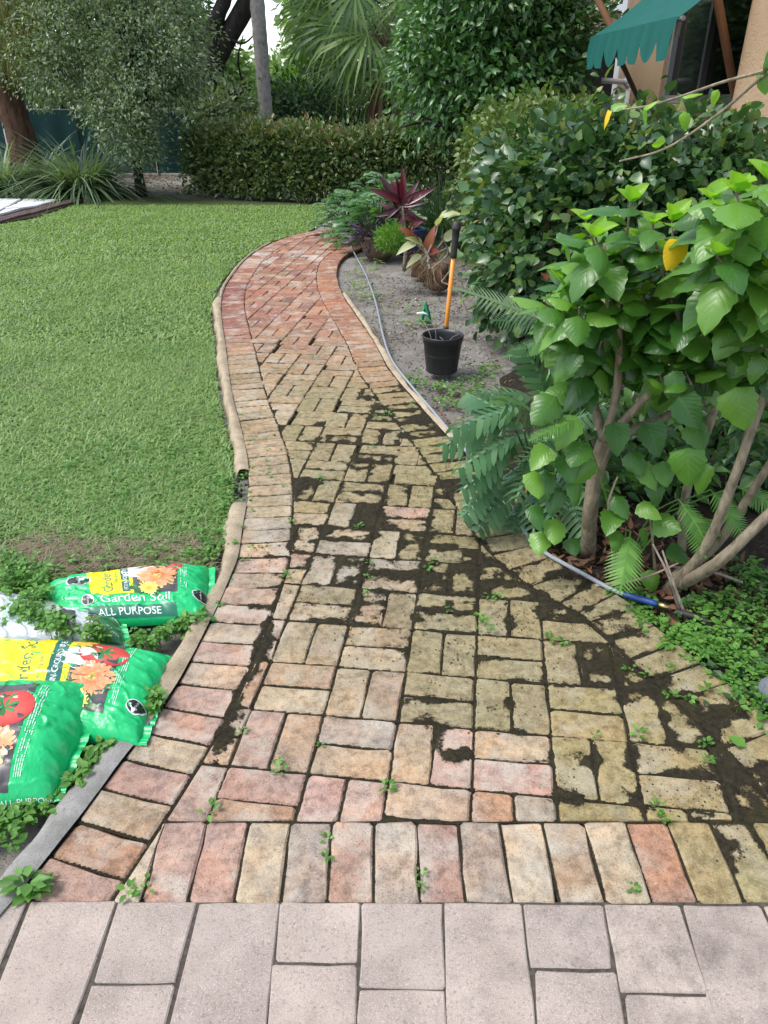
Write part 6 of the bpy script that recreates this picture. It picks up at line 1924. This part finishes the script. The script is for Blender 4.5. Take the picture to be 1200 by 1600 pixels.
HB = [ovate(.84, 9, .20, .22, seed=1), ovate(.76, 9, .34, .28, seed=2), ovate(.90, 9, .12, .18, seed=3), ovate(.70, 9, .42, .12, seed=4), ovate(.82, 9, .26, -.10, seed=5)]
def serrate(t_):
    v, f, u = t_; v = v.copy(); nx = 5
    for i in range(1, len(v) // nx - 1):
        for c in (0, nx - 1): v[i * nx + c, 0] *= 1.07 if i % 2 else .93
    return v, f, u
hm = [mesh('leaf', *(lambda q: (q[0], q[1].astype(np.int32)))(serrate(t_)), M['hib'], True, t_[2]) for t_ in HB]
lmn = [mesh('leaf', t_[0], t_[1].astype(np.int32), M['lime'], True, t_[2]) for t_ in (ovate(.74, 7, -.05, -.25, seed=7), ovate(.66, 7, .2, -.3, seed=8))]
ym_ = mesh('leaf', HB[0][0], HB[0][1].astype(np.int32), M['yellow_leaf'], True, HB[0][2])

def shoot(th, p0, p1, nleaf, size, rng, top=True, keep=.0):
    """Leaves around the last stretch of a branch and a tuft of fresh ones at its tip."""
    p0, p1 = np.asarray(p0), np.asarray(p1); ax = unit(p1 - p0)
    for i in range(nleaf):
        s = keep + (1 - keep) * (i + .6) / nleaf; a = i * 2.4 + rng.uniform(-.4, .4)
        e1 = unit(np.cross(ax, [.3, .9, .2])); e2 = np.cross(ax, e1)
        out = e1 * math.cos(a) + e2 * math.sin(a)
        out = unit(out + np.array([-.15, -.35, 0]) * .6)
        d = unit(out + ax * .25 + np.array([0, 0, -.35 + .3 * s]))
        nr = unit(np.array([0, -.25, 1]) + out * .25 + rng.normal(size=3) * .25)
        place_leaf(hm[rng.integers(5)], p0 + (p1 - p0) * s + out * size * .22, d, nr, size * rng.uniform(.75, 1.2) * (1.1 - .35 * s), th)
    if top:
        for i in range(4):
            a = i * 1.7 + rng.uniform(0, 1); d = unit(np.array([math.cos(a) * .9, math.sin(a) * .8 - .15, .55]) + ax * .3)
            place_leaf(lmn[i % 2], p1, d, unit(np.array([-math.cos(a), -math.sin(a) - .5, .6])), size * rng.uniform(.32, .62), th)

D1 = 2.32
h1 = empty('hibiscus', tuple(G(918, 862)), 'leafy hibiscus with a forked pale trunk beside the hose, bearing one yellow leaf', 'shrub')
m = MB(); f_ = P(945, 690, D1)
m.tube(curve([G(918, 866, -.03), P(922, 800, D1), P(930, 745, D1), f_], 12), [.031, .026, .027, .030], 12, .12); m.build('trunk', M['bark_stem'], h1, True)
BR = [[f_, P(965, 600, D1 - .02), P(965, 480, D1 - .05), P(945, 380, D1 - .1)], [f_, P(998, 632, D1 - .05), P(1060, 560, D1 - .1), P(1100, 430, D1 - .15)], [f_, P(925, 620, D1 + .08), P(908, 540, D1 + .12), P(900, 440, D1 + .1)],
      [P(978, 676, D1 - .02), P(1060, 640, D1 + .15), P(1120, 580, D1 + .3), P(1150, 480, D1 + .3)]]
for b_ in BR:
    m = MB(); m.tube(curve(b_, 14), [.018, .014, .010, .006], 8, .15); m.build('branch', M['bark_stem'], h1, True)
TIPS = [(880, 440), (905, 400), (930, 370), (960, 345), (1000, 380), (1030, 400), (960, 430), (1000, 460), (905, 480), (1060, 440), (1090, 470), (940, 500), (1030, 520), (870, 500), (1110, 410), (980, 560), (1075, 540), (900, 540), (1130, 530), (850, 470), (1050, 345), (915, 345), (985, 315), (1020, 600), (930, 590), (1090, 370), (890, 470), (955, 400), (1010, 430), (985, 510), (1050, 500), (1110, 470), (1000, 560), (925, 440), (1070, 420), (1045, 570), (875, 540), (1100, 520), (1020, 350), (1080, 600), (960, 470)]
for k, (px, py) in enumerate(TIPS):
    dd = D1 - .22 + .42 * rng.random() - (py - 300) * .0003
    p1 = P(px, py, dd); src = BR[0][2] if px < 990 else BR[1][2]
    src = BR[2][2] if px < 910 else src
    p0 = p1 + unit(np.asarray(src) - p1) * .15
    m = MB(); m.tube(curve([src, (np.asarray(src) + p0) / 2 + rng.normal(size=3) * .02, p0, p1], 9), [.007, .003], 5); m.build('twig', M['bark_stem'], h1)
    shoot(h1, p0, p1, 7, rng.uniform(.088, .128), rng, py < 470)
for k in range(26):
    px, py = rng.uniform(850, 1160), rng.uniform(400, 640)
    p1 = P(px, py, D1 + rng.uniform(.05, .3)); src = BR[0][2] if px < 990 else BR[1][2]
    p0 = p1 + unit(np.asarray(src) - p1) * .14
    m = MB(); m.tube(curve([src, (np.asarray(src) + p0) / 2 + rng.normal(size=3) * .02, p0, p1], 9), [.006, .003], 5); m.build('twig', M['bark_stem'], h1)
    shoot(h1, p0, p1, 5, rng.uniform(.09, .13), rng, False)
place_leaf(ym_, P(1068, 374, 2.02), (-.35, -.25, -1), (.45, -1, .5), .085, h1)
for px, py, d, sz in [(850, 735, (-.1, -.6, -.5), .11), (880, 710, (.2, -.5, -.5), .10), (900, 750, (.1, -.5, -.6), .09), (845, 830, (-.1, -.6, -.4), .09), (910, 690, (-.3, -.5, -.4), .10), (970, 830, (-.2, -.6, .1), .11), (1000, 720, (.4, -.5, -.4), .11), (960, 660, (.1, -.5, -.6), .11), (1010, 660, (.3, -.5, -.6), .12), (900, 650, (-.4, -.5, -.5), .12), (870, 620, (-.5, -.4, -.4), .12), (1055, 700, (.4, -.5, -.4), .11), (1090, 820, (.3, -.5, .1), .09), (925, 715, (-.4, -.4, -.5), .10), (960, 775, (.3, -.5, -.3), .09), (1020, 745, (.2, -.6, -.6), .10), (985, 705, (.3, -.5, -.5), .09), (1035, 720, (.2, -.5, -.7), .09), (835, 735, (.1, -.6, -.4), .10), (870, 760, (-.2, -.5, -.4), .10), (860, 700, (-.5, -.4, -.3), .10), (1080, 660, (.3, -.5, -.5), .10),
                      (960, 800, (-.3, -.6, -.2), .10), (995, 790, (.4, -.6, .1), .09), (1020, 815, (.5, -.5, .1), .10), (980, 745, (0, -.5, .4), .07), (1015, 890, (.1, -.5, -.6), .09), (1040, 860, (.6, -.3, -.1), .09), (1010, 850, (-.1, -.4, .5), .10), (830, 790, (.2, -.6, -.2), .09), (870, 810, (-.1, -.6, -.3), .10), (890, 840, (.2, -.6, -.4), .07)]:
    place_leaf(hm[rng.integers(5)], P(px, py, D1 - .12), d, unit(np.array([rng.normal() * .2, -.75, .8])), sz, h1)
m = MB(); m.tube(curve([G(960, 905, -.02), P(956, 850, D1 - .1), P(950, 790, D1 - .12), P(965, 745, D1 - .12)], 8), [.006, .003], 6); m.build('sucker', M['bark_stem'], h1, True)
m = MB(); m.tube(curve([G(1025, 905, -.02), P(1020, 850, D1 - .12), P(1015, 800, D1 - .1)], 8), [.006, .003], 6); m.build('sucker', M['bark_stem'], h1, True)

D2 = 2.12
h2 = empty('hibiscus', tuple(G(1060, 915)), 'hibiscus with several leaning grey stems at the right edge, its big leaves overhead', 'shrub')
crn = G(1050, 905, .02)
for e, r_ in [([crn + np.array([-.01, 0, -.05]), P(1100, 860, D2 - .03), P(1150, 740, D2 - .05), P(1185, 640, D2 - .05), P(1225, 540, D2)], [.021, .017, .014, .011]),
              ([crn, P(1120, 850, D2 + .05), P(1180, 760, D2 + .02), P(1260, 640, D2)], [.019, .015, .011]),
              ([crn + np.array([.02, 0, -.03]), P(1120, 880, D2 - .12), P(1200, 805, D2 - .16), P(1290, 720, D2 - .2)], [.023, .018, .014]),
              ([P(1065, 860, D2 + .25), P(1072, 770, D2 + .3), P(1110, 660, D2 + .32), P(1140, 560, D2 + .3)], [.018, .015, .012])]:
    m = MB(); m.tube(curve(e, 16), r_, 10, .14); m.build('stem', M['bark_stem'], h2, True)
for e in ([G(930, 915, 0), G(1000, 905, .05), P(1060, 880, D2)], [G(1060, 950, .0), P(1045, 900, D2 - .1), P(1020, 850, D2 - .05)], [G(1070, 960, .0), P(1050, 905, D2 - .1), P(1035, 860, D2 - .05)], [G(1160, 910, .01), G(1100, 890, .03), G(1040, 885, .02)]):
    m = MB(); m.tube(curve(e, 8), [.006, .003], 6); m.build('dead_twig', M['twig'], h2)
TIP2 = [(1150, 300), (1180, 350), (1195, 420), (1150, 400), (1130, 340), (1200, 280), (1170, 470), (1215, 500), (1140, 470), (1190, 540), (1230, 380), (1240, 300), (1110, 310), (1250, 450), (1165, 600), (1160, 350), (1185, 450), (1120, 400), (1150, 520), (1190, 320), (1215, 420), (1135, 570)]
src = P(1215, 560, D2)
for px, py in TIP2:
    p1 = P(px, py, D2 - .3 + .35 * rng.random()); p0 = p1 + unit(src - p1) * .15
    m = MB(); m.tube(curve([src, (src + p0) / 2 + rng.normal(size=3) * .02, p0, p1], 9), [.008, .003], 5); m.build('twig', M['bark_stem'], h2)
    shoot(h2, p0, p1, 7, rng.uniform(.095, .135), rng, py < 480)
for px, py, d, sz in [(1075, 735, (.1, -.3, -1), .125), (1150, 640, (.3, -.4, -.9), .13), (1060, 655, (.5, -.4, -.6), .11), (1105, 760, (0, -.4, -1), .10)]:
    place_leaf(hm[rng.integers(5)], P(px, py - 35, D2 - .15), d, unit(np.array([rng.normal() * .2, -1, .35])), sz, h2)
# long bare shoot with pale hanging leaves in front of the window
sp = curve([P(1230, 95, 2.5), P(1190, 112, 2.6), P(1130, 128, 2.7), P(1060, 152, 2.8), P(1010, 166, 2.85), P(968, 172, 2.9)], 30)
m = MB(); m.tube(sp, [.006, .0045, .003], 6); m.build('long_shoot', M['bark_stem'], h2)
sp2 = curve([P(1225, 98, 2.5), P(1185, 125, 2.6), P(1120, 180, 2.7), P(1040, 232, 2.8), P(968, 252, 2.9)], 30)
m = MB(); m.tube(sp2, [.006, .0045, .003], 6); m.build('long_shoot', M['bark_stem'], h2)
pale = [mesh('leaf', HB[1][0], HB[1][1].astype(np.int32), M['lime'], True, HB[1][2])]
for px, py, d, sz, k in [(1066, 152, (.9, -.3, .5), .085, 'l'), (1010, 168, (.3, -.3, -.9), .08, 'l'), (1005, 170, (.6, -.4, .7), .075, 'l'), (955, 165, (.5, -.6, .1), .08, 'h'), (950, 172, (-.35, -.3, -.9), .085, 'y'), (1122, 140, (-.1, -.2, -1), .07, 'l'), (1068, 175, (.1, -.2, -1), .08, 'l'), (1195, 110, (.2, -.3, -.9), .10, 'h'), (1200, 80, (-.3, -.3, -.7), .11, 'h'), (1040, 220, (-.5, -.5, -.2), .08, 'l')]:
    place_leaf({'l': pale[0], 'h': hm[0], 'y': ym_}[k], P(px, py, 2.6), d, unit(np.array([-.4, -.5, .6]) + rng.normal(size=3) * .5), sz * .68, h2, wid=.85)

# bluish split-leaved plant left of the hibiscus
tl2 = [lobed_leaf(M['teal'], 9, .36, 20 + k) for k in range(3)]
b = G(838, 800)
th = empty('split_leaf_plant', tuple(b), 'bluish green plant with deeply split leaves beside the path, left of the forked trunk', 'plant')
m = MB()
for px, py, d, sz in [(800, 615, (-.8, -.3, .35), .21), (775, 640, (-1, -.4, .1), .22), (760, 665, (-1, -.3, .0), .22), (770, 690, (-1, -.5, -.1), .21), (765, 715, (-.9, -.6, -.3), .20), (790, 745, (-.7, -.7, -.4), .20), (755, 748, (-.8, -.6, -.5), .20), (775, 775, (-.7, -.7, -.6), .19), (830, 650, (-.4, -.5, .6), .21), (850, 690, (-.5, -.7, .2), .21), (820, 720, (-.4, -.9, -.1), .20),
                      (850, 620, (-.3, -.1, .8), .20), (880, 660, (.3, -.4, .6), .19), (870, 720, (.2, -.8, .0), .2), (830, 770, (-.3, -.9, -.4), .19), (745, 785, (-.9, -.5, -.4), .15), (800, 800, (-.4, -.9, -.5), .15), (810, 680, (-.8, -.5, .2), .22), (840, 745, (0, -1, -.1), .2), (880, 780, (.2, -.8, -.3), .18), (790, 655, (-.6, .3, .5), .2), (870, 590, (.1, .2, .9), .2)]:
    p = P(px + 10, py, 2.54 + rng.uniform(-.08, .16)) - np.asarray(d) * sz * .35
    place_leaf(tl2[rng.integers(3)], p, d, unit(np.array([-.15, -.5, 1]) + rng.normal(size=3) * .18), sz * 1.28, th)
    m.tube(curve([b + rng.normal(size=3) * np.array([.03, .03, 0]), (b + p) / 2 + np.array([0, 0, .06]), p], 6), .004, 5)
o = m.build('stalks', M['xan'], th); o['kind'] = 'stuff'

# fern fronds
fr = frond_leaf(M['fern'], 1.0, 17, .30, .30, .16, 'frond', .15)
fr2 = frond_leaf(M['fern'], 1.0, 26, .20, .18, .11, 'frond', .1)
b = P(985, 850, D1 - .1); b[2] = .02
th = empty('sword_fern', tuple(b), 'bright green fern whose broad frond hangs over the path edge below the hibiscus', 'fern')
for px, py, d, sz, me in [(985, 830, (-.28, -.75, -.42), .27, fr), (1075, 790, (.15, -.5, -.5), .20, fr), (1110, 765, (.3, -.5, -.4), .20, fr), (905, 655, (-1, -.4, -.35), .20, fr2), (1150, 760, (.5, -.4, -.2), .2, fr), (1060, 780, (.2, -.3, -.3), .2, fr)]:
    place_leaf(me, P(px, py, D1 - .12), d, unit(np.array([-.1, -.75, 1.0])), sz, th, 'frond')
    m = MB(); m.tube(curve([b, (b + P(px, py, D1 - .12)) / 2 + np.array([0, .05, .05]), P(px, py, D1 - .12)], 6), .003, 5); m.build('stalk', M['fern'], th)
pf = frond_leaf(M['xan'], 1.0, 24, .20, .12, .13, 'frond', .1)
b = P(905, 610, 3.4); b[2] = 0
th = empty('pale_fern', tuple(b), 'pale feathery fern reaching left over the sandy bed toward the orange tool', 'fern')
pf2 = frond_leaf(M['strap'], 1.0, 26, .16, .10, .12, 'frond', .1)
for px, py, d, sz, me in [(895, 520, (-1, -.1, .22), .62, pf2), (900, 510, (-1, -.15, -.02), .42, pf), (885, 520, (-.8, -.4, -.3), .34, pf), (890, 540, (-.9, -.2, -.2), .34, pf)]:
    place_leaf(me, P(px, py, 3.3), d, unit(np.array([0, -.7, 1.0])), sz, th, 'frond')
    m = MB(); m.tube(curve([b, (b + P(px, py, 3.3)) / 2 + np.array([.05, 0, .1]), P(px, py, 3.3)], 6), .006, 5); m.build('stalk', M['xan'], th)
strap_clump('strap_leaves', 'spider_plant', P(880, 640, 2.95) * np.array([1, 1, 0]), 26, .52, .035, .2, M['lace'], 'few broad yellow green strap leaves between the split leaves and the ferns', 'plant', rng, 1.0)
# dim undergrowth behind the stems
n = 2200; c = np.array([P(x, y, 2.72 + .5 * rng.random()) for x, y in zip(rng.uniform(850, 1290, n), rng.uniform(560, 850, n))])
th = empty('undergrowth_shrub', tuple(P(1060, 800, 3.0) * np.array([1, 1, 0])), 'shaded low shrub behind the hibiscus stems', 'shrub')
o = leaf_mesh('foliage', M['ball'], [scatter(OVAL, c, unit(rng.normal(size=(n, 3)) + np.array([0, -.5, 0])), unit(rng.normal(size=(n, 3)) * .5 + np.array([0, -.3, 1])), rng.uniform(.05, .11, n))], th); o['kind'] = 'stuff'
m = MB(); bb_ = P(1060, 830, 3.0); bb_[2] = -.03
limbs(m, bb_, [c[k] for k in range(0, n, 60)], .012, .003, 5); m.build('stem', M['bark_dark'], th)
